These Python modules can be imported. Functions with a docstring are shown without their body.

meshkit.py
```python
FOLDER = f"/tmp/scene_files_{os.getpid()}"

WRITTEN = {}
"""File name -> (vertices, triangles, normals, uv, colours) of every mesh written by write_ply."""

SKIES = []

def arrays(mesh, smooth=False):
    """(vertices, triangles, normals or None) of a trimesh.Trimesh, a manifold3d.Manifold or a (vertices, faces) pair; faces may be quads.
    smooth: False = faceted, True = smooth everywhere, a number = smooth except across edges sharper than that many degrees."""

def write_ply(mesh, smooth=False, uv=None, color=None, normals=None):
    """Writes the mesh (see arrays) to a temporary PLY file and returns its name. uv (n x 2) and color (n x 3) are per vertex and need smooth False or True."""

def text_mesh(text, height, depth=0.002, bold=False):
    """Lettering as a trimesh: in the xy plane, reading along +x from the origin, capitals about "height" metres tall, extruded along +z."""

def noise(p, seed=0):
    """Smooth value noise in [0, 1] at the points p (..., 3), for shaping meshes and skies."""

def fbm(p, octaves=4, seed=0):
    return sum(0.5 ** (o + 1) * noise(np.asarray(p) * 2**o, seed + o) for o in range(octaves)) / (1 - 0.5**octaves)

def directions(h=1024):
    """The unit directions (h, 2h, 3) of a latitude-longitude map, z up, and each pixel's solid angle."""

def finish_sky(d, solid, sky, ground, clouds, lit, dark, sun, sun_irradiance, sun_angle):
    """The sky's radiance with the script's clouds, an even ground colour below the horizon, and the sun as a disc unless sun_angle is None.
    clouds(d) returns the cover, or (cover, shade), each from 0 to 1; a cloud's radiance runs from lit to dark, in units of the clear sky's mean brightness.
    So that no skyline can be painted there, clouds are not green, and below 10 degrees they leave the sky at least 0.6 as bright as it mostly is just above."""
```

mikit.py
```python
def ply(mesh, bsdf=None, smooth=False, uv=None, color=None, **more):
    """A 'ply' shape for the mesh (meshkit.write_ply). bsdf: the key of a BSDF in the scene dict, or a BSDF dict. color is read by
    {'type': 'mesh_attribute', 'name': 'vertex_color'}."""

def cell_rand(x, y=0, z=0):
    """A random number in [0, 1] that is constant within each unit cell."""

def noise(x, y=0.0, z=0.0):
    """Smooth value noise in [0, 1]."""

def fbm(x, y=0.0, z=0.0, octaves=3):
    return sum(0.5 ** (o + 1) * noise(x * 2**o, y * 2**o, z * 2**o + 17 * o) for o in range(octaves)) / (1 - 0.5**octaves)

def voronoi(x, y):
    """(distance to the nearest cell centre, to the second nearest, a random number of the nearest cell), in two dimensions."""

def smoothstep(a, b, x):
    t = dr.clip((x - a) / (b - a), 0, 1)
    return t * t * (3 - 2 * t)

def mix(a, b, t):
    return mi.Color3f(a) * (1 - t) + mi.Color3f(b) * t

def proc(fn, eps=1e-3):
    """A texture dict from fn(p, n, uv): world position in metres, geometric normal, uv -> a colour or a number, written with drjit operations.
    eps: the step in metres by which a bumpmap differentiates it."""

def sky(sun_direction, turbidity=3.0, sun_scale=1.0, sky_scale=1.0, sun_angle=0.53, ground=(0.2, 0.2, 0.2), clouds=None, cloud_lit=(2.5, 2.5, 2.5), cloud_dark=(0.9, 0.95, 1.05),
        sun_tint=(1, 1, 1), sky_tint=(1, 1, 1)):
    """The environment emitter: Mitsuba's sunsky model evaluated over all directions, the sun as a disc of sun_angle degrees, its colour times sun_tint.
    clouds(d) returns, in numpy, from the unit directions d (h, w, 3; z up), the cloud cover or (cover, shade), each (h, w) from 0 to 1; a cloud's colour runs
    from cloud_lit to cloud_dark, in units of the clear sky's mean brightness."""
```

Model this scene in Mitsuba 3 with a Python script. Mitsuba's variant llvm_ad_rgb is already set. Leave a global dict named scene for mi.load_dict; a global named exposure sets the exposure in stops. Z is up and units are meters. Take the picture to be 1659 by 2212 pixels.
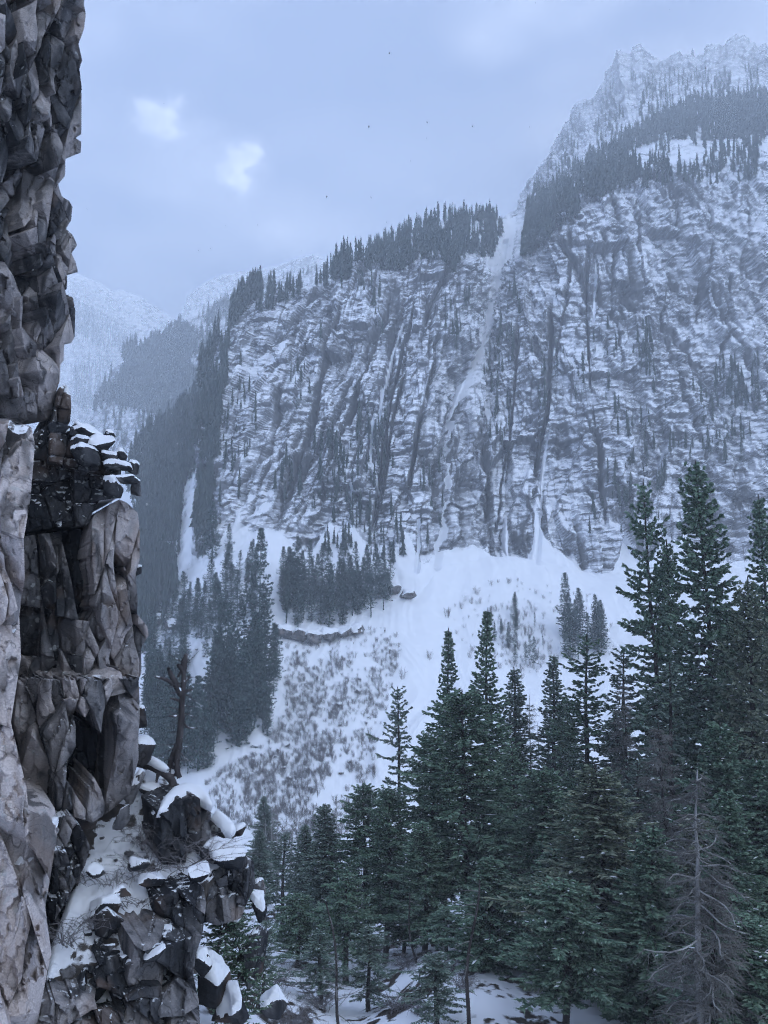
import math, random
import numpy as np, trimesh
import drjit as dr, mitsuba as mi, mikit, meshkit
from mikit import ply, proc, noise, fbm, voronoi, smoothstep, mix
from scipy.interpolate import PchipInterpolator
from scipy.spatial import cKDTree, ConvexHull
T = mi.ScalarTransform4f
scene, labels = {}, {}

# ------------------------------------------------------------------ camera, sky, air, exposure
PITCH = math.radians(7.0)
FV = 1700.5                                  # focal length in the units of the layout sheet (1659 wide)
CP, SP = math.cos(PITCH), math.sin(PITCH)
scene['camera'] = {'type': 'perspective', 'fov': 2 * math.degrees(math.atan(829.5 / FV)), 'fov_axis': 'x', 'near_clip': 0.1, 'far_clip': 9000.0,
                   'to_world': T().look_at(origin=[0, 0, 0], target=[0, CP, SP], up=[0, 0, 1]), 'medium': {'type': 'ref', 'id': 'air'}}
exposure = 1.6


def ray(vx, vy):
    cx, cy = (np.asarray(vx, float) - 829.5) / FV, (1106 - np.asarray(vy, float)) / FV
    d = np.stack([cx, CP - SP * cy, SP + CP * cy], -1)
    return d


def at(vx, vy, Y):
    """the world point Y metres in front of the viewpoint that the survey of the photograph gives"""
    d = ray(vx, vy)
    return d * (np.asarray(Y, float) / d[..., 1])[..., None]


def project(p):
    p = np.asarray(p, float)
    z = p[..., 1] * CP + p[..., 2] * SP
    return 829.5 + FV * p[..., 0] / z, 1106 - FV * (-p[..., 1] * SP + p[..., 2] * CP) / z, z


def sky_clouds(d):
    f = meshkit.fbm(d * np.array([5.0, 5.0, 9.0]) + 5.0, 5, 3)
    g = meshkit.fbm(d * np.array([2.6, 2.6, 6.5]) + 11.0, 4, 21)
    shade = 1.0 - 0.36 * np.clip((f - 0.42) * 3.6, 0, 1) ** 1.3 - 0.24 * np.clip((g - 0.48) * 4.0, 0, 1)
    shade = shade - 0.20 * np.clip(d[..., 2] - 0.45, 0, 1) / 0.55              # an overcast sky is brightest overhead
    dw = d + 0.055 * (np.stack([meshkit.fbm(d * 34.0 + o, 5, 9 + o) for o in (0, 3, 7)], -1) - 0.5) + 0.030 * (np.stack([meshkit.fbm(d * 90.0 + o, 4, 29 + o) for o in (1, 4, 8)], -1) - 0.5)
    for vx, vy, s, k in ((335, 262, 0.020, 0.5), (362, 240, .012, 0.4), (305, 272, .010, .25), (395, 268, .014, .16), (430, 290, .020, 0.12), (535, 365, .016, 0.6), (525, 392, .014, .4), (500, 345, .012, .35), (556, 350, .014, .25), (590, 515, .02, .15), (918, 402, .010, .25), (655, 545, .018, .14)):
        q = ray(vx, vy)
        q = q / np.linalg.norm(q)
        r = np.sqrt(((dw - q) ** 2).sum(-1)) / (0.78 * s)
        shade = shade - k * np.exp(-(r ** 2) * 0.55)
    return 1.0 + 0 * f, np.clip(shade, 0, 1)


scene['sky'] = mikit.sky((0.50, -0.62, 0.60), turbidity=4, sun_scale=0.52, sun_angle=60, clouds=sky_clouds, cloud_lit=(4.6, 5.1, 6.2), cloud_dark=(0.52, 0.85, 1.84), ground=(0.55, 0.6, 0.7), sun_tint=(0.72, 0.98, 1.40))
scene['air'] = {'type': 'homogeneous', 'albedo': {'type': 'rgb', 'value': [0.91, 0.945, 0.975]}, 'sigma_t': 0.00073}
HB = (-2400.0, 2400.0, -600.0, 4600.0, -110.0, 1180.0)
scene['haze'] = {'type': 'cube', 'bsdf': {'type': 'null'}, 'interior': {'type': 'ref', 'id': 'air'},
                 'to_world': T().translate([(HB[0] + HB[1]) / 2, (HB[2] + HB[3]) / 2, (HB[4] + HB[5]) / 2]).scale([(HB[1] - HB[0]) / 2, (HB[3] - HB[2]) / 2, (HB[5] - HB[4]) / 2])}
labels['haze'] = {'label': 'thin blue snow haze filling the whole canyon', 'category': 'haze', 'kind': 'stuff'}


# ------------------------------------------------------------------ helpers
def put(key, shape, label=None, cat=None, group=None, kind=None):
    k, n = key, 0
    while k in scene or k in labels:
        n += 1
        k = '%s_%03d' % (key, n)
    if shape is not None:
        scene[k] = shape
    e = {a: b for a, b in (('label', label), ('category', cat), ('group', group), ('kind', kind)) if b}
    if e:
        labels[k] = e
    return k


COUNT = {}


def nxt(key):
    n = COUNT.get(key, -1) + 1
    COUNT[key] = n
    return key if n == 0 else '%s_%03d' % (key, n)


def thing(key, label, cat, group=None):
    k = nxt(key)
    labels[k] = {'label': label, 'category': cat}
    if group:
        labels[k]['group'] = group
    return k


def part(parent, name, shape, **e):
    k = nxt(parent + '__' + name)
    scene[k] = shape
    if e:
        labels[k] = e
    return k


def V3(*a):
    return np.array(a, float)


def two(b):
    return {'type': 'twosided', 'b': b}


def diffuse(fn):
    return two({'type': 'diffuse', 'reflectance': proc(fn)})


def xf(o, rz=0.0, s=1.0, tilt=(0, 0)):
    t = T().translate([float(v) for v in o]).rotate([0, 0, 1], math.degrees(rz))
    if tilt[0]:
        t = t.rotate([1, 0, 0], tilt[0])
    if tilt[1]:
        t = t.rotate([0, 1, 0], tilt[1])
    s = [float(s)] * 3 if np.isscalar(s) else [float(v) for v in s]
    return t.scale(s)


def grid_faces(nu, nv):
    i, j = np.meshgrid(np.arange(nu - 1), np.arange(nv - 1), indexing='ij')
    a = i * nv + j
    q = np.stack([a, a + nv, a + nv + 1, a + 1], -1).reshape(-1, 4)
    return np.vstack([q[:, [0, 1, 2]], q[:, [0, 2, 3]]])


def facenormals(P):
    """smooth normals of a grid (nu, nv, 3)"""
    du, dv = np.gradient(P, axis=0), np.gradient(P, axis=1)
    n = np.cross(du, dv)
    return n / (np.linalg.norm(n, axis=-1, keepdims=True) + 1e-12)


def tubes(lines, sides=5):
    """list of (points, radii) -> one (v, f)"""
    V, F, at_ = [], [], 0
    ang = np.arange(sides) * 2 * np.pi / sides
    for p, r in lines:
        p = np.asarray(p, float)
        r = np.broadcast_to(np.asarray(r, float), (len(p),))
        t = np.gradient(p, axis=0)
        t /= np.linalg.norm(t, axis=1, keepdims=True) + 1e-12
        a = np.cross(t, np.where(np.abs(t[:, 2:]) < 0.9, [0, 0, 1.0], [1.0, 0, 0]))
        a /= np.linalg.norm(a, axis=1, keepdims=True) + 1e-12
        b = np.cross(t, a)
        v = p[:, None] + r[:, None, None] * (np.cos(ang)[None, :, None] * a[:, None] + np.sin(ang)[None, :, None] * b[:, None])
        n = len(p)
        i, j = np.meshgrid(np.arange(n - 1), np.arange(sides), indexing='ij')
        q = np.stack([i * sides + j, i * sides + (j + 1) % sides, (i + 1) * sides + (j + 1) % sides, (i + 1) * sides + j], -1).reshape(-1, 4)
        f = np.vstack([q[:, [0, 1, 2]], q[:, [0, 2, 3]]])
        V.append(v.reshape(-1, 3)); F.append(f + at_); at_ += n * sides
    return np.vstack(V), np.vstack(F)


def merge(ms):
    V, F, k = [], [], 0
    for v, f in ms:
        V.append(v); F.append(f + k); k += len(v)
    return np.vstack(V), np.vstack(F)


def inpoly(px, py, poly):
    poly = np.asarray(poly, float)
    ins = np.zeros(np.shape(px), bool)
    j = len(poly) - 1
    for i in range(len(poly)):
        xi, yi = poly[i]; xj, yj = poly[j]
        c = ((yi > py) != (yj > py)) & (px < (xj - xi) * (py - yi) / (yj - yi + 1e-12) + xi)
        ins ^= c
        j = i
    return ins


def polypoints(poly, n, rng):
    poly = np.asarray(poly, float)
    lo, hi = poly.min(0), poly.max(0)
    out = np.zeros((0, 2))
    while len(out) < n:
        q = lo + rng.random((n * 3 + 20, 2)) * (hi - lo)
        out = np.vstack([out, q[inpoly(q[:, 0], q[:, 1], poly)]])
    return out[:n]

# ------------------------------------------------------------------ materials of the setting
def m_wall(p, n, uv):
    reg = fbm(p.x * 0.045, p.y * 0.045, p.z * 0.06, 2)
    bed = fbm(p.x * 0.17 + 3, p.y * 0.17, p.z * 0.95, 3)           # bedding
    lump = fbm(p.x * 0.42, p.y * 0.42, p.z * 0.60 + 5, 3)
    tiny = noise(p.x * 1.5, p.y * 1.5, p.z * 2.1)
    xs = p.x - 0.42 * dr.clip((60 - p.x) / 150, 0, 1) * p.z + 5.0 * reg
    streak = fbm(xs * 0.8, p.y * 0.2, p.z * 0.06, 2)
    gate = smoothstep(0.40, 0.62, fbm(xs * 0.05 + 7, 0.0, p.z * 0.035, 2))
    joint = smoothstep(0.030, 0.008, dr.abs(noise(xs * 0.17, 3.0, p.z * 0.012) - 0.5)) + smoothstep(0.05, 0.015, dr.abs(noise(xs * 0.45, 9.0, p.z * 0.030) - 0.5)) * 0.8
    joint = dr.minimum(joint * gate, 1.0)                          # open joints hold no snow
    rock = mix((0.060, 0.066, 0.075), (0.205, 0.207, 0.214), streak * 0.8 + reg * 0.5 - 0.15)
    s = n.z * 0.95 - 0.40 * dr.abs(n.x) + (bed - 0.5) * 1.25 + (streak - 0.5) * 1.1 + (lump - 0.5) * 1.4 + (tiny - 0.5) * 0.75 + (reg - 0.5) * 0.9 + (uv.x - 0.5) * 2.0 - 0.9 * joint * smoothstep(1.2, 0.7, uv.x)
    c = mix(rock, (0.50, 0.52, 0.56), 0.88 * smoothstep(-0.62, 0.05, s))
    return mix(c, (0.84, 0.86, 0.89), smoothstep(0.28, 0.44, s))


def m_snow(p, n, uv):
    f = fbm(p.x * 0.35, p.y * 0.35, p.z * 0.35, 3)
    return mix((0.78, 0.80, 0.84), (0.87, 0.88, 0.90), f)


def m_far(p, n, uv):
    f = fbm(p.x * 0.02, p.y * 0.02, p.z * 0.05, 4)
    s = n.z * 0.9 + (f - 0.5) * 1.4 + (uv.x - 0.5)
    return mix((0.10, 0.10, 0.105), (0.80, 0.82, 0.86), smoothstep(0.3, 0.6, s))


def m_needle_far(p, n, uv):
    f = noise(p.x * 0.35, p.y * 0.35, p.z * 0.5)
    return mix((0.022, 0.036, 0.034), (0.048, 0.066, 0.058), f)


scene['mat_wall'] = diffuse(m_wall)
scene['mat_snow'] = diffuse(m_snow)
scene['mat_far'] = diffuse(m_far)
scene['mat_needle_far'] = diffuse(m_needle_far)

# ------------------------------------------------------------------ the canyon wall opposite: one lofted sheet
# each row is a contour (u, vx, vy, Y): u counts buttresses from the valley head (0) to the right (18)
ROWS = [
    ('floor', [(0, 120, 1830, 105), (2, 360, 1850, 105), (4, 440, 1880, 105), (6, 560, 1930, 105), (8, 700, 1950, 105), (12, 1000, 1980, 105), (18, 2100, 1980, 110)]),
    ('toe', [(0, 150, 1745, 150), (1, 280, 1735, 150), (2, 390, 1705, 152), (3, 432, 1682, 155), (4, 470, 1715, 150), (5, 540, 1765, 146), (6, 610, 1800, 145), (7, 700, 1825, 145), (8, 770, 1835, 145), (10, 900, 1850, 145), (13, 1250, 1850, 148), (15, 1500, 1850, 150), (18, 2100, 1850, 160)]),
    ('mid', [(0, 190, 1500, 215), (1, 300, 1520, 212), (2, 400, 1475, 208), (3, 470, 1420, 204), (4, 560, 1440, 198), (5, 640, 1490, 193), (6, 735, 1510, 192), (7, 825, 1520, 194), (8, 895, 1505, 198), (9, 960, 1490, 203), (10, 1050, 1480, 206), (11, 1150, 1480, 208), (12, 1290, 1490, 208), (14, 1500, 1480, 212), (16, 1750, 1480, 220), (18, 2100, 1480, 232)]),
    ('foot', [(0, 240, 1335, 292), (1, 325, 1322, 286), (2, 402, 1245, 279), (3, 452, 1195, 271), (4, 590, 1146, 262), (4.5, 640, 1192, 255), (5, 690, 1228, 249), (6, 800, 1268, 242), (7, 905, 1272, 242), (8, 955, 1224, 254), (9, 1010, 1216, 264), (10, 1095, 1200, 270), (11, 1180, 1216, 272), (12, 1300, 1240, 272), (13, 1400, 1240, 275), (14, 1500, 1235, 279), (15, 1600, 1228, 284), (16, 1750, 1225, 290), (18, 2100, 1225, 305)]),
    ('face', [(0, 240, 1150, 400), (1, 320, 1120, 372), (2, 408, 1000, 342), (3, 462, 935, 324), (4, 575, 880, 312), (5, 690, 900, 302), (6, 800, 905, 298), (7, 900, 905, 298), (8, 990, 900, 308), (9, 1050, 885, 320), (10, 1120, 880, 318), (11, 1200, 860, 318), (12, 1290, 830, 318), (13, 1390, 812, 324), (14, 1490, 800, 330), (15, 1600, 790, 336), (16, 1750, 780, 346), (18, 2100, 770, 370)]),
    ('rim', [(0, 255, 1010, 500), (1, 330, 945, 458), (2, 432, 862, 427), (3, 484, 755, 408), (4, 558, 668, 392), (5, 700, 615, 378), (6, 820, 584, 370), (7, 930, 572, 368), (8, 1040, 600, 382), (9, 1088, 600, 408), (10, 1135, 572, 388), (11, 1200, 500, 388), (12, 1285, 430, 392), (13, 1385, 408, 400), (14, 1490, 395, 408), (15, 1600, 380, 418), (16, 1750, 360, 432), (18, 2100, 340, 470)]),
    ('crest', [(0, 258, 1000, 520), (1, 334, 932, 475), (2, 440, 848, 442), (3, 492, 742, 424), (4, 556, 658, 415), (5, 704, 606, 415), (5.5, 740, 580, 420), (6, 822, 540, 435), (6.5, 885, 505, 446), (7, 950, 478, 455), (8, 1055, 466, 478), (9, 1098, 476, 520), (10, 1137, 462, 531), (11, 1197, 412, 575), (12, 1272, 352, 626), (13, 1375, 282, 661), (14, 1480, 226, 696), (15, 1580, 205, 719), (16, 1720, 190, 742), (18, 2000, 185, 788)]),
    ('ridge', [(0, 250, 1020, 560), (1, 330, 955, 520), (2, 444, 858, 500), (3, 492, 760, 500), (4, 556, 675, 500), (5, 704, 625, 510), (6, 822, 565, 530), (7, 950, 520, 560), (8, 1060, 500, 580), (9, 1100, 462, 640), (9.6, 1128, 446, 751), (10, 1136, 436, 849), (10.5, 1150, 404, 967), (11, 1172, 372, 1095), (11.4, 1200, 325, 1202), (11.7, 1212, 285, 1258), (12, 1224, 255, 1274), (12.3, 1262, 232, 1290), (12.5, 1300, 205, 1305), (12.7, 1318, 165, 1313), (12.85, 1335, 138, 1321), (13, 1356, 122, 1329), (13.15, 1372, 106, 1336), (13.25, 1382, 104, 1336), (13.4, 1396, 126, 1340), (13.55, 1418, 143, 1347), (13.75, 1446, 140, 1357), (13.9, 1462, 132, 1362), (14.05, 1484, 114, 1373), (14.15, 1496, 112, 1375), (14.25, 1508, 132, 1382), (14.4, 1528, 116, 1388), (14.6, 1552, 104, 1394), (14.75, 1575, 92, 1400), (14.9, 1594, 90, 1407), (15.05, 1610, 97, 1409), (15.3, 1636, 110, 1419), (15.6, 1660, 122, 1429), (16, 1700, 130, 1444), (18, 1950, 190, 1531)]),
    ('back', [(0, 240, 1100, 700), (2, 430, 960, 640), (4, 556, 760, 640), (6, 822, 650, 680), (8, 1060, 590, 740), (10, 1136, 480, 1074), (12, 1224, 330, 1642), (14, 1484, 220, 1751), (18, 1950, 260, 1954)]),
]
SEG = [14, 70, 100, 190, 190, 74, 120, 10]      # rows of the mesh between one contour and the next
NU = 720


def loft(rows, seg, us, curve=PchipInterpolator):
    pts = []
    for name, c in rows:
        c = np.array(c, float)
        w = at(c[:, 1], c[:, 2], c[:, 3])
        f = np.interp if name == 'ridge' else None
        if name == 'ridge':
            r = np.stack([np.interp(us, c[:, 0], w[:, k]) for k in range(3)], -1)
            jag = np.stack([us * 9.0, 0 * us, 0 * us], -1)
            r[:, 2] += np.clip((us - 10) / 1.5, 0, 1) * ((meshkit.fbm(jag, 4, 3) - 0.5) * 34 + np.maximum(0, meshkit.noise(jag * 2.3, 9) - 0.6) * 34)
            pts.append(r)
        else:
            pts.append(np.stack([PchipInterpolator(c[:, 0], w[:, k])(us) for k in range(3)], -1))
    out, tt = [], []
    for k in range(len(pts) - 1):
        t = np.linspace(0, 1, seg[k], endpoint=False)
        out.append(pts[k][:, None] * (1 - t)[None, :, None] + pts[k + 1][:, None] * t[None, :, None])
        tt.append(k + t)
    out.append(pts[-1][:, None]); tt.append([len(pts) - 1])
    return np.concatenate(out, 1), np.concatenate(tt)


us = np.concatenate([np.linspace(0, 2, 70, endpoint=False), np.linspace(2, 15.9, NU - 100, endpoint=False), np.linspace(15.9, 18, 30)])
WP, WT = loft(ROWS, SEG, us)
# soften the breaks between contours a little, then find which way the sheet faces
from scipy.ndimage import gaussian_filter1d, gaussian_filter
S = np.stack([gaussian_filter1d(WP[..., k], 4, axis=1, mode='nearest') for k in range(3)], -1)
m7 = np.clip(np.abs(WT - 7) / 0.3, 0, 1)[None, :, None]           # the peak ridge keeps its outline
m3 = np.clip(np.abs(WT - 3) / 0.05, 0, 1)[None, :, None]
WP = S * m7 * m3 + WP * (1 - m7 * m3)
WN = facenormals(WP)
if WN[300, 300, 1] > 0:
    WN = -WN
UU, TT = np.meshgrid(us, WT, indexing='ij')


def bump(x, a, b, c, d):
    return np.clip((x - a) / (b - a + 1e-9), 0, 1) * np.clip((d - x) / (d - c + 1e-9), 0, 1)


X, Y_, Z = WP[..., 0], WP[..., 1], WP[..., 2]
VX, VY, _ = project(WP)
cone = np.clip(1 - np.abs(2 * meshkit.noise(np.stack([X / 15.0, 0 * X, 0 * X], -1), 7) - 1) * 1.3, 0, 1) ** 2 * meshkit.noise(np.stack([X / 34.0, 0 * X + 5, 0 * X], -1), 17)
TN = TT - np.where(np.abs(TT - 3.1) < 0.5, 0.34 * cone + 0.05 * (meshkit.fbm(np.stack([X / 5.0, Z / 5.0, 0 * X], -1), 3, 27) - 0.5), 0)   # drifts reach up into the gullies
cliff = bump(TN, 2.98, 3.06, 5.0, 5.25) * np.clip((UU - 2.2) / 0.9, 0, 1)
upper = bump(TT, 5.9, 6.3, 6.95, 7.0) * np.clip((UU - 9.3) / 0.8, 0, 1)
mild = bump(TT, 1.0, 1.2, 7.2, 7.6)
lean = np.clip((11.0 - UU) / 8.0, 0, 1)
sx = X - 0.42 * lean * Z                                             # joints lean on the left part of the wall
q = np.stack([sx, Y_ * 0.3, Z], -1)


def ridged(p, o, seed):
    f = 0
    for k in range(o):
        f = f + 0.5 ** (k + 1) * (1 - np.abs(2 * meshkit.noise(p * 2 ** k, seed + k) - 1))
    return f / (1 - 0.5 ** o)


warp = (meshkit.fbm(q / 30.0, 3, 5) - 0.5) * 14
qb = np.stack([sx + warp, Y_ * 0, Z * 0.16], -1)
butt = (ridged(qb / 46.0, 3, 11) - 0.5) * 17                          # buttresses and gullies
crack = -np.clip(ridged(np.stack([sx + warp * 0.5, Y_ * 0, Z * 0.07], -1) / 16.0, 1, 31) - 0.90, 0, 1) * 60
crack2 = -np.clip(ridged(np.stack([sx + warp * 0.3, Y_ * 0, Z * 0.09], -1) / 7.0, 1, 37) - 0.84, 0, 1) * 22
on = np.clip((meshkit.fbm(np.stack([sx / 26.0, Y_ * 0, Z / 55.0], -1), 2, 71) - 0.40) * 6, 0, 1)   # where the joints have opened
on2 = np.clip((meshkit.fbm(np.stack([sx / 14.0, Y_ * 0, Z / 22.0], -1), 2, 73) - 0.45) * 7, 0, 1)
zz = Z + (meshkit.fbm(q / np.array([60.0, 1, 20]), 3, 41) - 0.5) * 9 + X * 0.05
saw = lambda a: a - np.floor(a)
per = lambda s: np.minimum(saw(s) / 0.75, (1 - saw(s)) / 0.25)


def plates(w, h, jit, seed):
    """upright slabs of rock, each standing forward by its own amount"""
    i = np.floor(sx / w + jit * (meshkit.fbm(np.stack([sx * 0, Y_ * 0 + seed, Z / (h * 0.7)], -1), 2, seed) - 0.5) + 0.4 * warp / w)
    k = np.floor(zz / h + meshkit.noise(np.stack([i, i * 0, i * 0 + 0.5], -1), seed + 1) * 3)
    return meshkit.noise(np.stack([i, k, i * 0], -1), seed + 2) - 0.5


slabs = gaussian_filter(plates(17, 48, 1.2, 301) * 9.0 + plates(8.5, 26, 1.4, 311) * 5.5, (0.45, 0.45)) + gaussian_filter(plates(3.6, 9, 1.5, 321) * 2.6, (0.4, 0.4))
amp = np.clip(2.2 * meshkit.fbm(np.stack([sx / 19.0, Y_ * 0, Z / 24.0], -1), 3, 47) - 0.55, 0.05, 1.3)
off = plates(8.5, 26, 1.4, 311) * 9
strata = -(per((zz + off) / 9.0) * 1.7 + per((zz + off) / 3.7 + 0.3) * 1.0 + per(zz / 1.7) * 0.45) * amp
rough = (meshkit.fbm(np.stack([sx, Y_, Z], -1) / 5.0, 4, 61) - 0.5) * 4.5


def line_dist(poly):
    """distance, in survey units, of every point of the sheet from a traced joint, and how far along it is (0..1)"""
    best, al = np.full(VX.shape, 1e9), np.zeros(VX.shape)
    poly = np.array(poly, float)
    n = len(poly) - 1
    for i in range(n):
        a, b = poly[i], poly[i + 1]
        t = np.clip(((VX - a[0]) * (b[0] - a[0]) + (VY - a[1]) * (b[1] - a[1])) / ((b - a) ** 2).sum(), 0, 1)
        d = np.hypot(VX - a[0] - t * (b[0] - a[0]), VY - a[1] - t * (b[1] - a[1]))
        al = np.where(d < best, (i + t) / n, al)
        best = np.minimum(best, d)
    return best, al


wob = (meshkit.fbm(np.stack([VX / 22.0, VY / 40.0, 0 * VX], -1), 3, 57) - 0.5) * 16
CLEFTS = [  # the long open joints of the wall: trace, half width, depth in metres
    ([(1192, 640), (1190, 760), (1186, 880), (1168, 960), (1150, 1100)], 7, 9), ([(1272, 520), (1266, 640), (1276, 880), (1290, 1010), (1302, 1160)], 5, 7), ([(1386, 410), (1378, 520), (1384, 660)], 5, 6), ([(1516, 470), (1514, 640), (1500, 700)], 5, 7),
    ([(1240, 470), (1232, 600), (1216, 700), (1200, 800)], 4, 5), ([(1330, 500), (1322, 700), (1330, 820)], 4, 5), ([(1440, 620), (1436, 760), (1420, 900)], 4, 5), ([(1128, 640), (1116, 800), (1094, 1000), (1080, 1150)], 3.5, 5), ([(1010, 860), (990, 900), (978, 960), (980, 1000)], 9, 8),
    ([(690, 640), (640, 740), (600, 860), (570, 960)], 5, 7), ([(770, 640), (700, 800), (650, 960), (620, 1080)], 6, 8), ([(650, 640), (600, 730), (540, 880), (480, 1060)], 4, 6), ([(840, 640), (790, 800), (730, 960), (690, 1100)], 5, 7), ([(900, 640), (860, 790), (830, 960), (805, 1150)], 5, 7),
    ([(620, 960), (560, 1060), (500, 1160)], 5, 7), ([(880, 800), (850, 900), (820, 1100)], 4, 5), ([(730, 900), (690, 1020), (640, 1140)], 4, 6), ([(960, 660), (930, 800), (900, 950), (880, 1080)], 5, 6), ([(1060, 700), (1020, 780), (985, 860), (960, 960), (935, 1120)], 5, 6), ([(1560, 560), (1556, 700), (1550, 800)], 4, 5), ([(1620, 420), (1612, 560), (1618, 700)], 4, 5)]
CHUTES = [([(1100, 470), (1090, 540), (1078, 600), (1058, 660), (1050, 710), (1034, 760), (1012, 820), (994, 880), (984, 930), (976, 1000), (968, 1080), (956, 1160), (948, 1225)], 6.5, 5), ([(905, 1120), (906, 1180), (900, 1235)], 5, 4), ([(1182, 940), (1174, 1040), (1168, 1150), (1160, 1220)], 3.0, 3), ([(868, 690), (846, 760), (826, 850), (816, 930)], 3.2, 3), ([(764, 1030), (757, 1090), (752, 1130)], 3.5, 3), ([(1100, 1110), (1102, 1200)], 5, 3), ([(416, 1060), (408, 1130), (402, 1200)], 9, 1), ([(1288, 560), (1282, 700)], 2.5, 2), ([(806, 900), (800, 990), (818, 1040)], 3.0, 2)]
cut, chute = 0 * X, 0 * X
for tr, w, dp in CLEFTS:
    d, al = line_dist(tr)
    e = np.clip(np.minimum(al, 1 - al) * 6, 0.0, 1)
    w = w * 0.62 * (0.45 + 1.0 * meshkit.noise(np.stack([VY / 40.0, 0 * VX + tr[0][0], 0 * VX], -1), 3))
    cut = np.maximum(cut, np.clip(1.4 - np.maximum(np.abs(d + 0.0) + 0.35 * wob, 0) / w, 0, 1) * dp * e * np.clip((meshkit.noise(np.stack([VY / 55.0, VX / 60, 0 * VX + 3], -1), 5) - 0.18) * 5, 0, 1))
for tr, w, dp in CHUTES:
    d, al = line_dist(tr)
    w = w * 0.62 * (0.7 + 0.7 * al) * (0.6 + 0.8 * meshkit.noise(np.stack([VY / 26.0, 0 * VX + tr[0][0], 0 * VX], -1), 13))
    chute = np.maximum(chute, np.clip((w + 1.2 - d - 0.10 * wob) / 1.6, 0, 1))
    cut = np.maximum(cut, np.clip(1.3 - d / (w * 1.5), 0, 1) * dp * 0.6)
D = - np.clip((TT - 2.9) / 0.1, 0, 1) * (TT < 5.6) * cut * 1.25 + cliff * (1 - 0.85 * chute) * (butt * 1.15 + crack * on + crack2 * on2 + strata * 0.9 + rough + slabs)
D += upper * ((ridged(np.stack([X + warp, Y_ * 0, Z * 0.3], -1) / 60.0, 4, 91) - 0.5) * 30 + rough * 1.5 + strata * 1)
D += mild * (1 - cliff) * (1 - upper) * ((meshkit.fbm(WP / 14.0, 4, 23) - 0.5) * 4.0 + (ridged(np.stack([X / 7.0 + (meshkit.fbm(WP / 25.0, 2, 3) - .5) * 3, Y_ / 60.0, 0 * X], -1), 3, 29) - 0.5) * 1.8)
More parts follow.
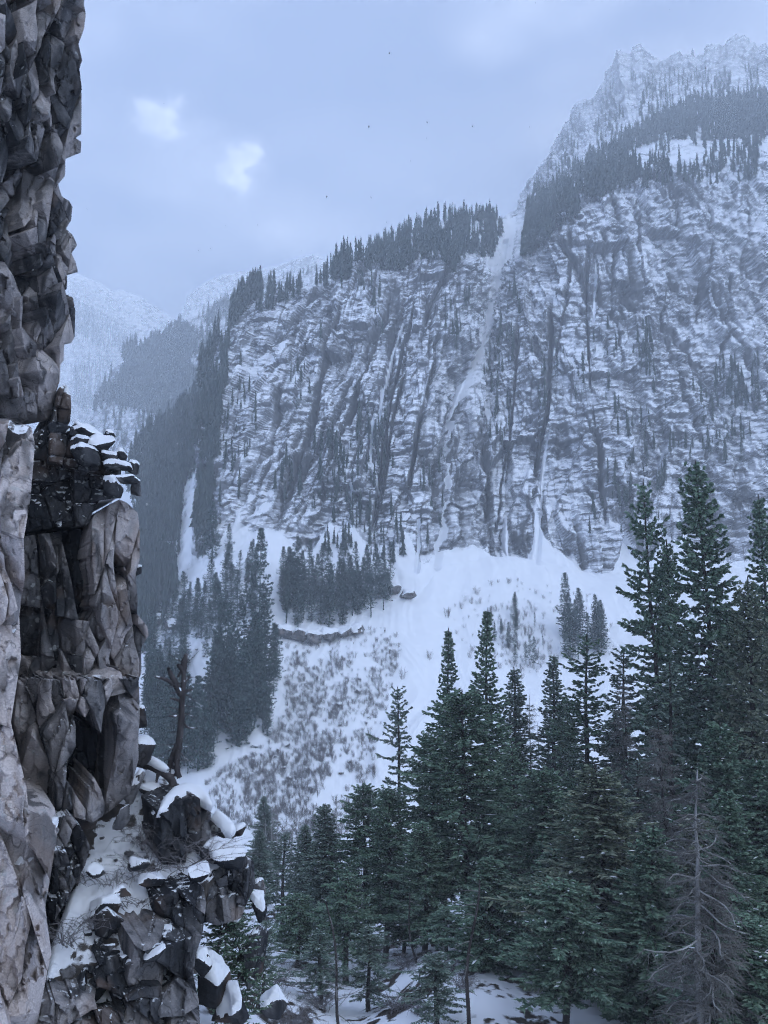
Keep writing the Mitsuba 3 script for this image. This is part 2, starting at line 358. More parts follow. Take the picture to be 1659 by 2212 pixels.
# snow: full on talus and chutes, dusted on rock
ledge = np.clip((meshkit.fbm(np.stack([sx / 40, Y_ / 40, zz / 26.0], -1), 3, 101) - 0.44) * 3.2, 0, 1)
BIAS = 0.5 + 0.0 * X
BIAS = np.where(TN < 3.0, 2.6, BIAS)
BIAS += cliff * (-0.09 + 0.24 * ledge + 0.085 * np.clip(crack * on, -6, 0) + 0.08 * np.clip(crack2 * on2, -4, 0))
BIAS += bump(TT, 5.02, 5.12, 5.95, 6.2) * 0.02 - upper * 0.16
BIAS = np.where((UU < 2.6) & (TT > 3), 0.95, BIAS)
gul = inpoly(VX + wob * 0.6, VY, [(1072, 455), (1118, 445), (1112, 530), (1086, 612), (1050, 660), (1048, 580), (1066, 520)])
BIAS += 0.42 * gul * (TT < 6.1)
BIAS = np.where(TT > 2.9, BIAS - 0.50 * np.clip(cut / 5.0, 0, 1) * (chute < 0.2) + 2.0 * chute, BIAS)
hd = WN * np.array([1, 1, 0.35])
hd /= np.linalg.norm(hd, axis=-1, keepdims=True) + 1e-9
WD = WP + hd * D[..., None]
F_ = grid_faces(*WD.shape[:2])
nt = np.cross(WD[301, 300] - WD[300, 300], WD[300, 301] - WD[300, 300])
if nt[1] > 0:
    F_ = F_[:, ::-1]


def block(c0, c1, key, mat, label, cols=slice(None)):
    """the rows c0..c1 of the sheet as one entry"""
    j = np.where((WT >= c0 - 1e-6) & (WT <= c1 + 1e-6))[0]
    j = np.arange(j[0], min(j[-1] + 2, len(WT)))
    P = WD[:, j]
    f = grid_faces(*P.shape[:2])
    if nt[1] > 0:
        f = f[:, ::-1]
    uv = np.stack([BIAS[:, j], TT[:, j]], -1).reshape(-1, 2)
    scene[key] = ply((P.reshape(-1, 3), f), mat, smooth=False, uv=uv)
    labels[key] = {'label': label, 'category': 'terrain', 'kind': 'structure'}


block(0, 2.995, 'snow_slope', 'mat_wall', 'white snow covered talus slope below the canyon wall')
block(3.0, 4.995, 'cliff', 'mat_wall', 'snow dusted layered rock wall across the canyon')
block(5.0, 8, 'mountain', 'mat_wall', 'upper forested mountain and hazy rocky peaks above the cliff')

GROUND_P, GROUND_B = [WD.reshape(-1, 3)], []


# ------------------------------------------------------------------ the valley head: hazy ranges far behind
def ridge_sheet(key, label, prof, depth_back, rough_m, seed, mat, bias, n=220, rows=90):
    """prof: (vx, vy_top, Y_top, vy_foot, Y_foot) along the range"""
    c = np.array(prof, float)
    u = np.linspace(0, len(c) - 1, n)
    k = np.arange(len(c))
    top = at(c[:, 0], c[:, 1], c[:, 2]); foot = at(c[:, 0], c[:, 3], c[:, 4])
    tp = np.stack([np.interp(u, k, top[:, i]) for i in range(3)], -1)
    ft = np.stack([PchipInterpolator(k, foot[:, i])(u) for i in range(3)], -1)
    t = np.linspace(0, 1, rows)
    P = ft[:, None] * (1 - t)[None, :, None] + tp[:, None] * t[None, :, None]
    bk = tp[:, None] + np.stack([0 * t[1:12], t[1:12] * 8 * depth_back, -t[1:12] * 8 * depth_back * 0.6], -1)[None]
    P = np.concatenate([P, bk], 1)
    N = facenormals(P)
    if N[n // 2, rows // 2, 1] > 0:
        N = -N
    env = np.concatenate([np.clip(np.minimum(t * 6, (1 - t) * 5 + 0.25), 0, 1), 0.25 + 0 * t[1:12]])
    d = ((ridged(P / np.array([rough_m * 5, rough_m * 5, rough_m * 9]), 5, seed) - 0.5) * 2 * rough_m + (meshkit.fbm(P / (rough_m * 0.9), 4, seed + 7) - 0.5) * rough_m * 1.4) * env[None]
    P = P + N * d[..., None]
    f = grid_faces(*P.shape[:2])
    if np.cross(P[n // 2 + 1, 40] - P[n // 2, 40], P[n // 2, 41] - P[n // 2, 40])[1] > 0:
        f = f[:, ::-1]
    scene[key] = ply((P.reshape(-1, 3), f), mat, smooth=False, uv=np.full((P.shape[0] * P.shape[1], 2), bias))
    labels[key] = {'label': label, 'category': 'mountain', 'kind': 'structure'}
    GROUND_P.append(P.reshape(-1, 3))


# ridge with the dark wooded shoulder, behind the left end of the wall
ridge_sheet('wooded_hill', 'wooded hill and pale rock ridge behind the left end of the cliff', [(60, 1090, 828, 1250, 725), (150, 985, 880, 1200, 725), (205, 895, 932, 1150, 725), (230, 830, 958, 1120, 725), (262, 775, 971, 1080, 725), (300, 752, 984, 1040, 725), (340, 722, 996, 1020, 725), (390, 696, 1010, 990, 725), (420, 672, 1036, 960, 725), (470, 645, 1075, 930, 725), (520, 622, 1114, 880, 737), (590, 606, 1166, 830, 751), (640, 590, 1230, 780, 777), (692, 566, 1296, 760, 803), (760, 600, 1296, 800, 828), (900, 620, 1296, 850, 855)], 60, 9, 201, 'mat_wall', 0.50, 300, 130)
ridge_sheet('valley_hill', 'snowy hillside with scattered trees at the head of the valley', [(-200, 560, 2232, 1300, 1160), (60, 575, 2342, 1250, 1204), (150, 600, 2409, 1180, 1249), (190, 622, 2499, 1100, 1339), (240, 660, 2632, 1060, 1428), (290, 712, 2767, 1020, 1538), (302, 735, 2811, 1000, 1562), (330, 800, 2856, 1000, 1651), (420, 900, 2901, 1050, 1740)], 80, 14, 231, 'mat_wall', 0.50, 260, 150)
ridge_sheet('far_mountain', 'faint snowy mountain basin lost in the haze at the valley head', [(-300, 520, 3200, 1000, 2240), (100, 575, 3200, 950, 2240), (175, 596, 3280, 900, 2240), (215, 612, 3360, 880, 2240), (243, 632, 3440, 860, 2320), (262, 628, 3440, 850, 2320), (300, 640, 3440, 840, 2400), (340, 668, 3520, 840, 2400), (375, 690, 3600, 830, 2400), (395, 688, 3520, 830, 2320), (410, 640, 3280, 830, 2240), (440, 615, 3200, 830, 2160), (480, 595, 3120, 830, 2080), (540, 585, 2880, 830, 2080), (600, 575, 2640, 830, 2000), (640, 562, 2480, 830, 1920), (680, 548, 2400, 830, 1920), (720, 575, 2400, 830, 1920), (900, 600, 2400, 830, 1920)], 90, 24, 261, 'mat_far', 0.55, 260, 80)

ALLP = np.vstack(GROUND_P)
_vx, _vy, _vz = project(ALLP)
KEEP = (_vz > 60) & (_vx > -200) & (_vx < 1900) & (_vy > -200) & (_vy < 2300)
ALLP, _vx, _vy, _vz = ALLP[KEEP], _vx[KEEP], _vy[KEEP], _vz[KEEP]
VT = cKDTree(np.stack([_vx, _vy], -1))


def hit(vx, vy, r=5.0, k=12):
    """nearest ground seen in these directions"""
    q_ = np.stack([vx, vy], -1)
    d, i = VT.query(q_, k=k, distance_upper_bound=r)
    z = np.where(np.isfinite(d), np.append(_vz, 1e9)[np.minimum(i, len(_vz))], 1e9)
    j = np.argmin(z, 1)
    ok = z[np.arange(len(z)), j] < 1e8
    return np.where(ok[:, None], np.vstack([ALLP, [[0, 0, 0]]])[np.minimum(i[np.arange(len(i)), j], len(ALLP))], np.nan)

# ------------------------------------------------------------------ conifers of the far slopes
def star_tree(rng, levels, pts, width, bare=0.06, ragged=0.45, droop=0.5):
    """a small conifer one metre tall: ragged skirts of boughs round a stem (v, f)"""
    V, F, k = [], [], 0
    for i in range(levels):
        t = (i + rng.random() * 0.5) / levels
        z = bare + (1 - bare) * t * 0.97
        r = width * (1 - t) ** 0.8 * (0.82 + 0.36 * rng.random()) + 0.012
        h = (1 - bare) / levels * (1.5 + rng.random() * 0.6)
        a = np.arange(pts) * 2 * np.pi / pts + rng.random() * 6.3
        rr = r * np.where(np.arange(pts) % 2 == 0, 1.0, 0.42) * (1 - ragged * rng.random(pts))
        ox, oy = (rng.random(2) - 0.5) * width * 0.12
        v = np.vstack([[[ox * .3, oy * .3, min(z + h, 1.0)]], np.stack([ox + rr * np.cos(a), oy + rr * np.sin(a), z - droop * rr * 0.4 + 0.01 * (rng.random(pts) - .5)], 1)])
        f = np.stack([np.zeros(pts, int), 1 + np.arange(pts), 1 + (np.arange(pts) + 1) % pts], 1)
        V.append(v); F.append(f + k); k += len(v)
    return np.vstack(V), np.vstack(F)


def stem(rad, h0, h1, sides=4):
    return tubes([(np.array([[0, 0, h0], [0, 0, (h0 + h1) / 2], [0, 0, h1]]), [rad, rad * 0.7, rad * 0.2])], sides)


rng = np.random.default_rng(77)
FARTREE = [merge([star_tree(rng, 7, 8, w), stem(0.02, -0.08, 0.3, 3)]) for w in (0.12, 0.15, 0.17, 0.13, 0.20, 0.10)]


def scatter(poly, n, h0, h1, key, label, seed, cat='trees', keep=None, protos=FARTREE, vclump=0.0):
    """a far-off wood: every tree at its own spot on the slope, one mesh (nobody could count it)"""
    rng = np.random.default_rng(seed)
    p = polypoints(poly, n, rng)
    if vclump:
        m = meshkit.fbm(np.stack([p[:, 0] / 28.0, p[:, 1] / 70.0, 0 * p[:, 0] + seed], -1), 3, seed)
        p = p[m + 0.25 * (rng.random(len(p)) - .5) > vclump]
    w = hit(p[:, 0], p[:, 1])
    w = w[~np.isnan(w[:, 0])]
    V, F, k = [], [], 0
    for o in w:
        v, f = protos[rng.integers(len(protos))]
        h = h0 + (h1 - h0) * rng.random() ** 1.5
        a = rng.random() * 6.3
        c, s_ = math.cos(a), math.sin(a)
        v2 = np.stack([v[:, 0] * c - v[:, 1] * s_, v[:, 0] * s_ + v[:, 1] * c, v[:, 2]], -1) * [h, h, h] + o
        V.append(v2); F.append(f + k); k += len(v)
    scene[key] = ply((np.vstack(V), np.vstack(F)), 'mat_needle_far')
    labels[key] = {'label': label, 'category': cat, 'kind': 'stuff'}
    return len(w)


scatter([(545, 668), (690, 600), (815, 512), (880, 474), (930, 445), (1000, 432), (1075, 455), (1088, 500), (1070, 560), (1040, 560), (1010, 545), (980, 590), (950, 560), (900, 562), (870, 590), (815, 580), (760, 600), (700, 630), (560, 676)], 1100, 8, 14.5, 'rim_forest', 'dark conifer forest along the rim of the cliff left of the notch', 1, vclump=0.36)
scatter([(1128, 568), (1200, 500), (1278, 436), (1350, 405), (1390, 380), (1350, 350), (1370, 320), (1450, 300), (1560, 300), (1670, 290), (1670, 205), (1560, 212), (1480, 232), (1400, 268), (1350, 300), (1270, 356), (1200, 408), (1140, 456)], 2600, 9, 17, 'bench_forest', 'hazy band of dark conifers on the high bench below the peaks', 2, vclump=0.34)
scatter([(1350, 410), (1670, 390), (1670, 290), (1450, 300), (1370, 330)], 380, 8, 14, 'ledge_forest', 'scattered conifers on snowy ledges under the bench forest', 3, vclump=0.5)
scatter([(1140, 445), (1225, 270), (1330, 170), (1450, 160), (1660, 150), (1660, 210), (1480, 232), (1380, 280), (1270, 356), (1200, 408)], 700, 8, 15, 'peak_forest', 'small hazy conifers climbing the flanks of the peaks', 4, vclump=0.48)
scatter([(262, 1005), (330, 935), (444, 845), (497, 742), (496, 762), (462, 840), (436, 930), (420, 1020), (392, 1060), (384, 1200), (370, 1330), (300, 1420), (290, 1300), (285, 1100)], 1900, 9, 17, 'flank_forest', 'dense blue green conifer forest on the flank left of the cliff', 5, vclump=0.34)
scatter([(420, 1130), (425, 1020), (455, 890), (496, 775), (480, 900), (456, 1050), (448, 1180), (425, 1220)], 190, 9, 17, 'edge_forest', 'thin line of conifers where the cliff meets the wooded flank', 6)
scatter([(225, 870), (300, 760), (390, 704), (425, 740), (400, 800), (455, 830), (440, 845), (350, 905), (280, 880)], 2000, 13, 22, 'hill_forest', 'dark forest on the shoulder of the hill behind the cliff', 7)
scatter([(430, 680), (520, 632), (640, 592), (690, 580), (600, 640), (540, 655), (480, 740), (440, 800), (400, 760)], 600, 12, 19, 'hill_top_forest', 'hazy conifers along the pale ridge behind the cliff', 8, vclump=0.48)
scatter([(225, 880), (330, 870), (420, 850), (330, 930), (270, 990), (215, 960)], 150, 10, 18, 'boulder_forest', 'sparse conifers among snowy boulders below the wooded hill', 9, vclump=0.45)
scatter([(140, 640), (230, 690), (296, 745), (290, 800), (200, 740), (140, 700)], 700, 18, 30, 'valley_forest', 'hazy conifers on the upper hillside at the valley head', 10, vclump=0.36)
scatter([(130, 740), (200, 760), (270, 800), (235, 880), (190, 900), (140, 850)], 450, 16, 27, 'valley_lower_forest', 'dark conifer patches on the snowy hillside at the valley head', 11, vclump=0.46)
# trees on the face of the cliff
FACE = [((450, 950), (520, 780), (560, 900), (520, 1080), (460, 1180), 90, .45), ((560, 1000), (650, 940), (760, 960), (760, 1100), (600, 1100), 100, .45), ((700, 900), (860, 880), (870, 1000), (740, 1060), 90, .48), ((720, 1080), (850, 1020), (880, 1220), (700, 1200), 120, .45),
        ((740, 620), (820, 600), (830, 720), (740, 730), 90, .46), ((1090, 640), (1130, 600), (1120, 760), (1060, 860), (1040, 800), 70, .42), ((1040, 890), (1110, 880), (1110, 960), (1040, 960), 26, .0), ((1540, 800), (1640, 790), (1640, 890), (1530, 880), 90, .0), ((1370, 760), (1400, 690), (1420, 780), (1420, 860), 40, .0),
        ((1320, 880), (1500, 840), (1640, 900), (1600, 1000), (1340, 1010), 130, .42), ((1330, 1000), (1440, 980), (1450, 1120), (1340, 1150), 60, .44), ((900, 1000), (960, 980), (960, 1180), (900, 1180), 20, .4), ((1250, 1030), (1330, 1000), (1330, 1150), (1250, 1160), 24, .4), ((1150, 760), (1330, 700), (1330, 860), (1160, 900), 60, .5), ((620, 760), (700, 700), (720, 860), (640, 900), 40, .5), ((960, 640), (1040, 640), (1020, 760), (960, 780), 40, .45)]
for i, pl in enumerate(FACE):
    scatter(pl[:-2], int(pl[-2] * 0.85), 3.5, 10, nxt('cliff_trees'), ['sparse conifers rooted on ledges of the left part of the cliff', 'conifers clinging to ledges near the middle of the cliff', 'dark conifer clump on ledges of the right part of the cliff'][0 if pl[0][0] < 720 else 1 if pl[0][0] < 1130 else 2], 40 + i, vclump=pl[-1])


def fir(seed, H=25.0, R=3.2, z0=0.10, whorl=0.42, per=5, fill=1.0, power=0.8, spray=0.15, droop=0.18, ragged=0.35, width=0.11, snowy=0.0, kink=0.0, trunk_only=False, lk=1.0):
    """a fir H metres tall: (limbs mesh, foliage mesh, foliage uv, snow mesh)"""
    rng = np.random.default_rng(seed)
    zz = np.linspace(0, 1, 14)
    bend = np.stack([np.cumsum(rng.normal(size=14)) * 0.05, np.cumsum(rng.normal(size=14)) * 0.05], -1) * (1 + kink * 3)
    axis = lambda z: np.array([np.interp(z / H, zz, bend[:, 0]), np.interp(z / H, zz, bend[:, 1]), z])
    lines = [(np.array([axis(H * t) for t in zz]) - [0, 0, 0.6 * 0], [0.012 * H * (1 - 0.93 * t) ** 0.9 + 0.01 * lk for t in zz])]
    A, B, W, U = [], [], [], []
    z = z0 * H
    while z < H * 0.985:
        t = (z - z0 * H) / (H * (1 - z0))
        gap = meshkit.noise(np.array([[z * 0.45, seed, 0.5]]), 3)[0]
        n = max(2, int(per * (0.65 + 0.7 * rng.random())))
        a0 = rng.random() * 6.283
        for k in range(n):
            a = a0 + k * 6.283 / n + rng.normal() * 0.25
            side = meshkit.noise(np.array([[math.cos(a) * 1.3 + seed, math.sin(a) * 1.3, z * 0.30]]), 7)[0]
            L = R * ((1 - t) ** power * min(1.0, 0.55 + 1.6 * t) + 0.02) * (1 - ragged + 2 * ragged * rng.random()) * (0.55 + 0.9 * side) + 0.12 * lk
            if rng.random() > fill * (0.55 + 0.9 * gap):
                if rng.random() < 0.5:
                    L *= 0.5
                else:
                    continue
            rise = 0.55 * t ** 2 - droop * (1 - t) + rng.normal() * 0.10
            s = np.linspace(0, 1, 6)
            u = np.array([math.cos(a), math.sin(a), 0])
            p = axis(z)[None] + L * (s[:, None] * u[None] + np.stack([0 * s, 0 * s, rise * s - 0.14 * s * (1 - t) * np.sin(s * 2.6) * 1.2 + 0.10 * s ** 3], -1))
            p[:, :2] += rng.normal(size=2) * 0.05 * L * (s ** 2)[:, None]
            lines.append((p, 0.008 * lk + 0.011 * L * (1 - s) ** 0.8))
            m = max(3, int(L / spray))
            ss = np.clip((np.arange(m) + rng.random(m)) / m, 0.12, 1.0)
            ss = ss[ss > 0.10 + 0.18 * (1 - t)]
            for sgn in (-1, 1):
                k_ = len(ss)
                if not k_:
                    continue
                base = np.stack([np.interp(ss, s, p[:, i]) for i in range(3)], -1)
                ang = (0.75 + 0.35 * rng.random(k_)) * sgn
                d = np.stack([math.cos(a) * np.cos(ang) - math.sin(a) * np.sin(ang), math.sin(a) * np.cos(ang) + math.cos(a) * np.sin(ang), rng.normal(size=k_) * 0.28 - 0.10], -1)
                ln = lk * (0.20 + 0.40 * L * 0.45 * (1 - ss * 0.7)) * (0.6 + 0.7 * rng.random(k_))
                A.append(base); B.append(base + d * ln[:, None]); W.append(np.full(k_, width) * (0.7 + 0.6 * rng.random(k_))); U.append(rng.random(k_))
            tip = p[-1][None]
            A.append(p[-2][None]); B.append(tip + (p[-1] - p[-2])[None] * 0.5); W.append(np.array([width * 1.1])); U.append(rng.random(1))
        z += whorl * (0.7 + 0.6 * rng.random()) * (1.0 - 0.35 * t)
    A, B, W, U = np.vstack(A), np.vstack(B), np.concatenate(W), np.concatenate(U)
    # each spray is a leaf shaped tuft of needles made of four triangles, rolled at random
    d = B - A
    ln = np.linalg.norm(d, axis=1, keepdims=True)
    d = d / (ln + 1e-9)
    r = rng.normal(size=d.shape)
    w = np.cross(d, r)
    w /= np.linalg.norm(w, axis=1, keepdims=True) + 1e-9
    h = np.cross(d, w)
    n = len(A)
    mid = A + (B - A) * 0.45
    V = np.stack([A, mid + w * W[:, None] + h * 0.03 * lk, B, mid - w * W[:, None] + h * 0.03 * lk, mid + h * W[:, None] * 0.9, mid - h * W[:, None] * 0.6], 1).reshape(-1, 3)
    i = np.arange(n) * 6
    F = np.stack([i, i + 1, i + 2, i, i + 2, i + 3, i, i + 4, i + 2, i, i + 2, i + 5], 1).reshape(-1, 3)
    uv = np.stack([np.repeat(U, 6), np.tile([0, .4, 1, .4, .5, .4], n)], -1)
    snow = None
    if snowy:
        j = np.where(rng.random(n) < snowy)[0]
        if len(j):
            o = mid[j] + [0, 0, 0.04 * lk]
            e = np.stack([-d[j, 1], d[j, 0], 0 * d[j, 0]], -1)
            e /= np.linalg.norm(e, axis=1, keepdims=True) + 1e-9
            l2 = ln[j] * 0.42
            Q = np.stack([o - d[j] * l2, o + e * W[j][:, None] * 0.7, o + d[j] * l2, o - e * W[j][:, None] * 0.7, o + [0, 0, 0.06 * lk]], 1).reshape(-1, 3)
            q0 = np.arange(len(j)) * 5
            snow = (Q, np.vstack([np.stack([q0 + a, q0 + (a + 1) % 4, q0 + 4], 1) for a in range(4)]))
    return tubes(lines[:1] if trunk_only else lines, 4), (V, F), uv, snow



# ------------------------------------------------------------------ the near cliff on the left: split blocks on a solid core
from shapely.geometry import Polygon, MultiPoint, Point, LineString
from shapely.ops import voronoi_diagram
from shapely import affinity
from scipy.spatial import Delaunay


def m_rock(p, n, uv):
    big = fbm(p.x * 0.9 + 4, p.y * 0.9, p.z * 0.5, 3)
    streak = fbm(p.x * 7.0, p.y * 7.0, p.z * 1.1, 3)
    grain = noise(p.x * 60, p.y * 60, p.z * 60)
    speck = fbm(p.x * 16.0, p.y * 16.0, p.z * 16.0, 2)
    t = uv.x + (big - 0.5) * 0.55 + (streak - 0.5) * 0.45
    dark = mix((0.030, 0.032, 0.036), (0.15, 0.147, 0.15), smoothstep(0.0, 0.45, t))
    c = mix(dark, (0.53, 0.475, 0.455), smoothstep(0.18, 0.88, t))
    c = c * (0.78 + 0.44 * grain)
    lich = smoothstep(0.66, 0.72, fbm(p.x * 11 + 7, p.y * 11, p.z * 11, 2)) * smoothstep(0.45, 0.62, fbm(p.x * 0.7, p.y * 0.7, p.z * 0.7, 2))
    c = mix(c, (0.42, 0.43, 0.42), lich * 0.55)
    stain = smoothstep(0.54, 0.66, fbm(p.x * 2.6, p.y * 2.6, p.z * 0.40 + 11, 3))
    c = mix(c, (0.030, 0.032, 0.036), stain * 0.70)
    crk = dr.abs(fbm(p.x * 3.4 + 31, p.y * 3.4, p.z * 1.3, 3) - 0.5)
    gate = smoothstep(0.45, 0.6, fbm(p.x * 1.3 + 5, p.y * 1.3, p.z * 0.8, 2))
    c = c * (1 - 0.55 * gate * (1 - smoothstep(0.0, 0.014, crk)))
    crk2 = dr.abs(fbm(p.x * 1.2, p.y * 1.2 + 13, p.z * 4.2 + p.x * 1.5, 2) - 0.5)
    c = c * (1 - 0.5 * (1 - gate) * (1 - smoothstep(0.0, 0.008, crk2)))
    rust = smoothstep(0.6, 0.75, fbm(p.x * 1.7 + 20, p.y * 1.7, p.z * 0.8, 2))
    c = mix(c, mi.Color3f(0.26, 0.17, 0.12), rust * 0.25)
    snow = smoothstep(0.62, 0.80, n.z + (speck - 0.5) * 0.7 + uv.y - 0.5)
    return mix(c, (0.80, 0.82, 0.85), snow)


def b_rock(p, n, uv):
    return 0.035 * fbm(p.x * 4.0, p.y * 4.0, p.z * 2.0, 3) + 0.014 * smoothstep(0.0, 0.03, dr.abs(fbm(p.x * 3.4 + 31, p.y * 3.4, p.z * 1.3, 3) - 0.5)) + 0.010 * fbm(p.x * 26, p.y * 26, p.z * 16, 2)


scene['mat_rock'] = two({'type': 'bumpmap', 'arbitrary': proc(b_rock, eps=4e-3), 'scale': 1.0, 'bsdf': {'type': 'diffuse', 'reflectance': proc(m_rock)}})
BACK = V3(-0.88, 0.475, 0.0)


def block_mesh(poly, Y, rng, tilt, relief, depth, step, bevel, chips=3, flake=1.0):
    """one split block: outline poly (survey units), front face with hewn facets, sides running back into the cliff"""
    poly = poly.simplify(1.0)
    c = np.array(poly.centroid.coords[0])
    R = math.sqrt(poly.area)
    L = poly.exterior.length
    nb = max(10, int(L / step))
    ring = np.array([poly.exterior.interpolate(L * k / nb).coords[0] for k in range(nb)])
    if Polygon(ring).exterior.is_ccw:
        ring = ring[::-1]
    x0, y0, x1, y1 = poly.bounds
    gx, gy = np.meshgrid(np.arange(x0 + step * .5, x1, step), np.arange(y0 + step * .5, y1, step * 1.15))
    g = np.stack([gx.ravel(), gy.ravel()], -1) + (rng.random((gx.size, 2)) - .5) * step * 0.6
    inner = poly.buffer(-step * 0.45)
    if not inner.is_empty and len(g):
        import shapely
        g = g[shapely.contains_xy(inner, g[:, 0], g[:, 1])]
    else:
        g = np.zeros((0, 2))
    pts = np.vstack([ring, g])
    import shapely
    d = shapely.distance(shapely.points(pts), poly.exterior)
    d[:nb] = 0
    rel = pts - c
    tx, ty = tilt
    dep = tx * rel[:, 0] + ty * rel[:, 1]
    for _ in range(chips):
        a = rng.random() * 6.283
        u = rel @ np.array([math.cos(a), math.sin(a)])
        dep = dep + np.maximum(0, u - R * (0.30 + 0.30 * rng.random())) * (0.004 + 0.024 * rng.random())
    dep = dep + bevel * np.exp(-d / 2.6) + (rng.random() - 0.5) * relief
    Yc = Y(pts[:, 0], pts[:, 1])
    P = at(pts[:, 0], pts[:, 1], Yc)
    nz = (meshkit.fbm(P * 3.1, 4, 5) - 0.5) * 0.10 + (np.abs(meshkit.noise(P * np.array([9, 9, 2.0]), 8) - .5)) * 0.05
    ns = max(2, int(poly.area / 420))              # small spalls: each flake of the face sits a little in or out
    sd = np.stack([x0 + rng.random(ns) * (x1 - x0), y0 + rng.random(ns) * (y1 - y0)], -1)
    _, wh = cKDTree(sd * [1.0, 0.42]).query(pts * [1.0, 0.42])
    so, st = (rng.random(ns) - 0.5) * 0.085 * flake, rng.normal(size=(ns, 2)) * 0.0022 * flake
    nz = nz + so[wh] + (st[wh] * (pts - sd[wh])).sum(1)
    P = at(pts[:, 0], pts[:, 1], Yc + dep + nz)
    tri = Delaunay(pts).simplices
    cen = pts[tri].mean(1)
    keep = shapely.contains_xy(poly.buffer(0.3), cen[:, 0], cen[:, 1])
    for a_, b_ in ((0, 1), (1, 2), (2, 0)):
        mm = (pts[tri[:, a_]] + pts[tri[:, b_]]) / 2
        keep &= shapely.contains_xy(poly.buffer(0.25 * step), mm[:, 0], mm[:, 1])
    tri = tri[keep]
    e = np.cross(pts[tri[:, 1]] - pts[tri[:, 0]], pts[tri[:, 2]] - pts[tri[:, 0]])
    tri[e > 0] = tri[e > 0][:, ::-1]              # screen y runs down: clockwise here faces the viewer
    mid = P[:nb] + BACK * depth * 0.35 + (rng.random((nb, 3)) - .5) * 0.02
    end = P[:nb] + BACK * depth
    Vv = np.vstack([P, mid, end])
    n0 = len(P)
    i = np.arange(nb); j = (i + 1) % nb
    s1 = np.vstack([np.stack([i, n0 + i, n0 + j], 1), np.stack([i, n0 + j, j], 1)])
    s2 = np.vstack([np.stack([n0 + i, n0 + nb + i, n0 + nb + j], 1), np.stack([n0 + i, n0 + nb + j, n0 + j], 1)])
    # sides face outward: check the first one
    F = np.vstack([tri, s1, s2])
    out = (P[0] + P[1]) / 2 - P[:nb].mean(0)
    nn = np.cross(Vv[s1[0, 1]] - Vv[s1[0, 0]], Vv[s1[0, 2]] - Vv[s1[0, 0]])
    if nn @ out < 0:
        F = np.vstack([tri, s1[:, ::-1], s2[:, ::-1]])
    return Vv, F


def plane(y0, gx=0.0, gy=0.0, x0=0.0, v0=0.0):
    return lambda x, y: y0 + gx * (np.asarray(x, float) - x0) + gy * (np.asarray(y, float) - v0)


def rockshape(vf, tone, snow=0.5):
    return ply(vf, 'mat_rock', smooth=False, uv=np.tile([[tone, snow]], (len(vf[0]), 1)))


def split_rock(poly, target, rng, relief, tilt, joints, off=0.0, tl=(0.0, 0.0), lev=0, stretch=1.9):
    """breaks an outline along straight joints, again and again; pieces of one larger slab stay close to its plane"""
    from shapely.ops import split
    if poly.area < target * (0.30 + 2.6 * rng.random() ** 2.2) or lev > 9:
        return [(poly, off, tl)]
    r = np.array(affinity.scale(poly, 1.0, 1.0 / stretch, origin=(0, 0)).minimum_rotated_rectangle.exterior.coords)
    e0, e1 = r[1] - r[0], r[2] - r[1]
    longest = e0 if (e0 ** 2).sum() > (e1 ** 2).sum() else e1
    a = math.degrees(math.atan2(longest[0] * stretch, -longest[1])) + rng.normal() * 12
    j = min(joints, key=lambda q: abs((q - a + 90) % 180 - 90) * (0.6 + 0.8 * rng.random()))
    a = math.radians(j + rng.normal() * 7)
    c = np.array(poly.centroid.coords[0]) + (rng.random(2) - 0.5) * math.sqrt(poly.area) * 0.55
    u, v = np.array([math.cos(a), math.sin(a)]), np.array([-math.sin(a), math.cos(a)])
    k = 0.035 * math.sqrt(poly.area)
    line = LineString([c - u * 4000] + [c + u * t * math.sqrt(poly.area) + v * rng.normal() * k for t in np.linspace(-0.9, 0.9, 6)] + [c + u * 4000])
    try:
        got = [g for g in split(poly, line).geoms if g.geom_type == 'Polygon']
    except Exception:
        return [(poly, off, tl)]
    out = []
    f = 0.80 ** lev
    for g in got:
        o2 = off + (rng.random() - 0.5) * relief * f
        t2 = (tl[0] * 0.8 + rng.normal() * tilt * 0.5, tl[1] * 0.8 + rng.normal() * tilt * 0.5)
        out += split_rock(g, target, rng, relief, tilt, joints, o2, t2, lev + 1, stretch)
    return out


def fracture(parent, region, n, Y, seed, joints=(96, 84, 60, 118, 8, 172), tilt=0.004, relief=0.5, tone=(0.2, 0.5), stretch=1.9, gap=0.5, step=4.2, depth=2.6, bevel=0.03, snow=0.5, special=None, chips=2):
    rng = np.random.default_rng(seed)
    reg = Polygon(region).buffer(0)
    for g, off, tl in split_rock(reg, reg.area / n, rng, relief, tilt, joints, stretch=stretch):
        q = g.buffer(-gap, join_style=2)
        for q in getattr(q, 'geoms', [q]):
            if q.is_empty or q.geom_type != 'Polygon' or q.area < 40:
                continue
            t = tone[0] + (tone[1] - tone[0]) * rng.random()
            o = 0.0
            if special:
                o, t = special(q.centroid.x, q.centroid.y, t)
            vf = block_mesh(q, lambda x, y: Y(x, y) + o + off, rng, tl, relief * 0.15, depth, step, bevel, chips)
            part(parent, 'rock_block', rockshape(vf, t, snow))


def core(parent, region, Y, back, inset=2.0, depth=7.0, tone=0.2):
    """the solid rock behind the split blocks"""
    reg = Polygon(region).buffer(-inset)
    for q in getattr(reg, 'geoms', [reg]):
        rng = np.random.default_rng(3)
        vf = block_mesh(q, lambda x, y: Y(x, y) + back, rng, (0, 0), 0.0, depth, 14.0, 0.25, 0)
        part(parent, 'rock_core', rockshape(vf, tone))


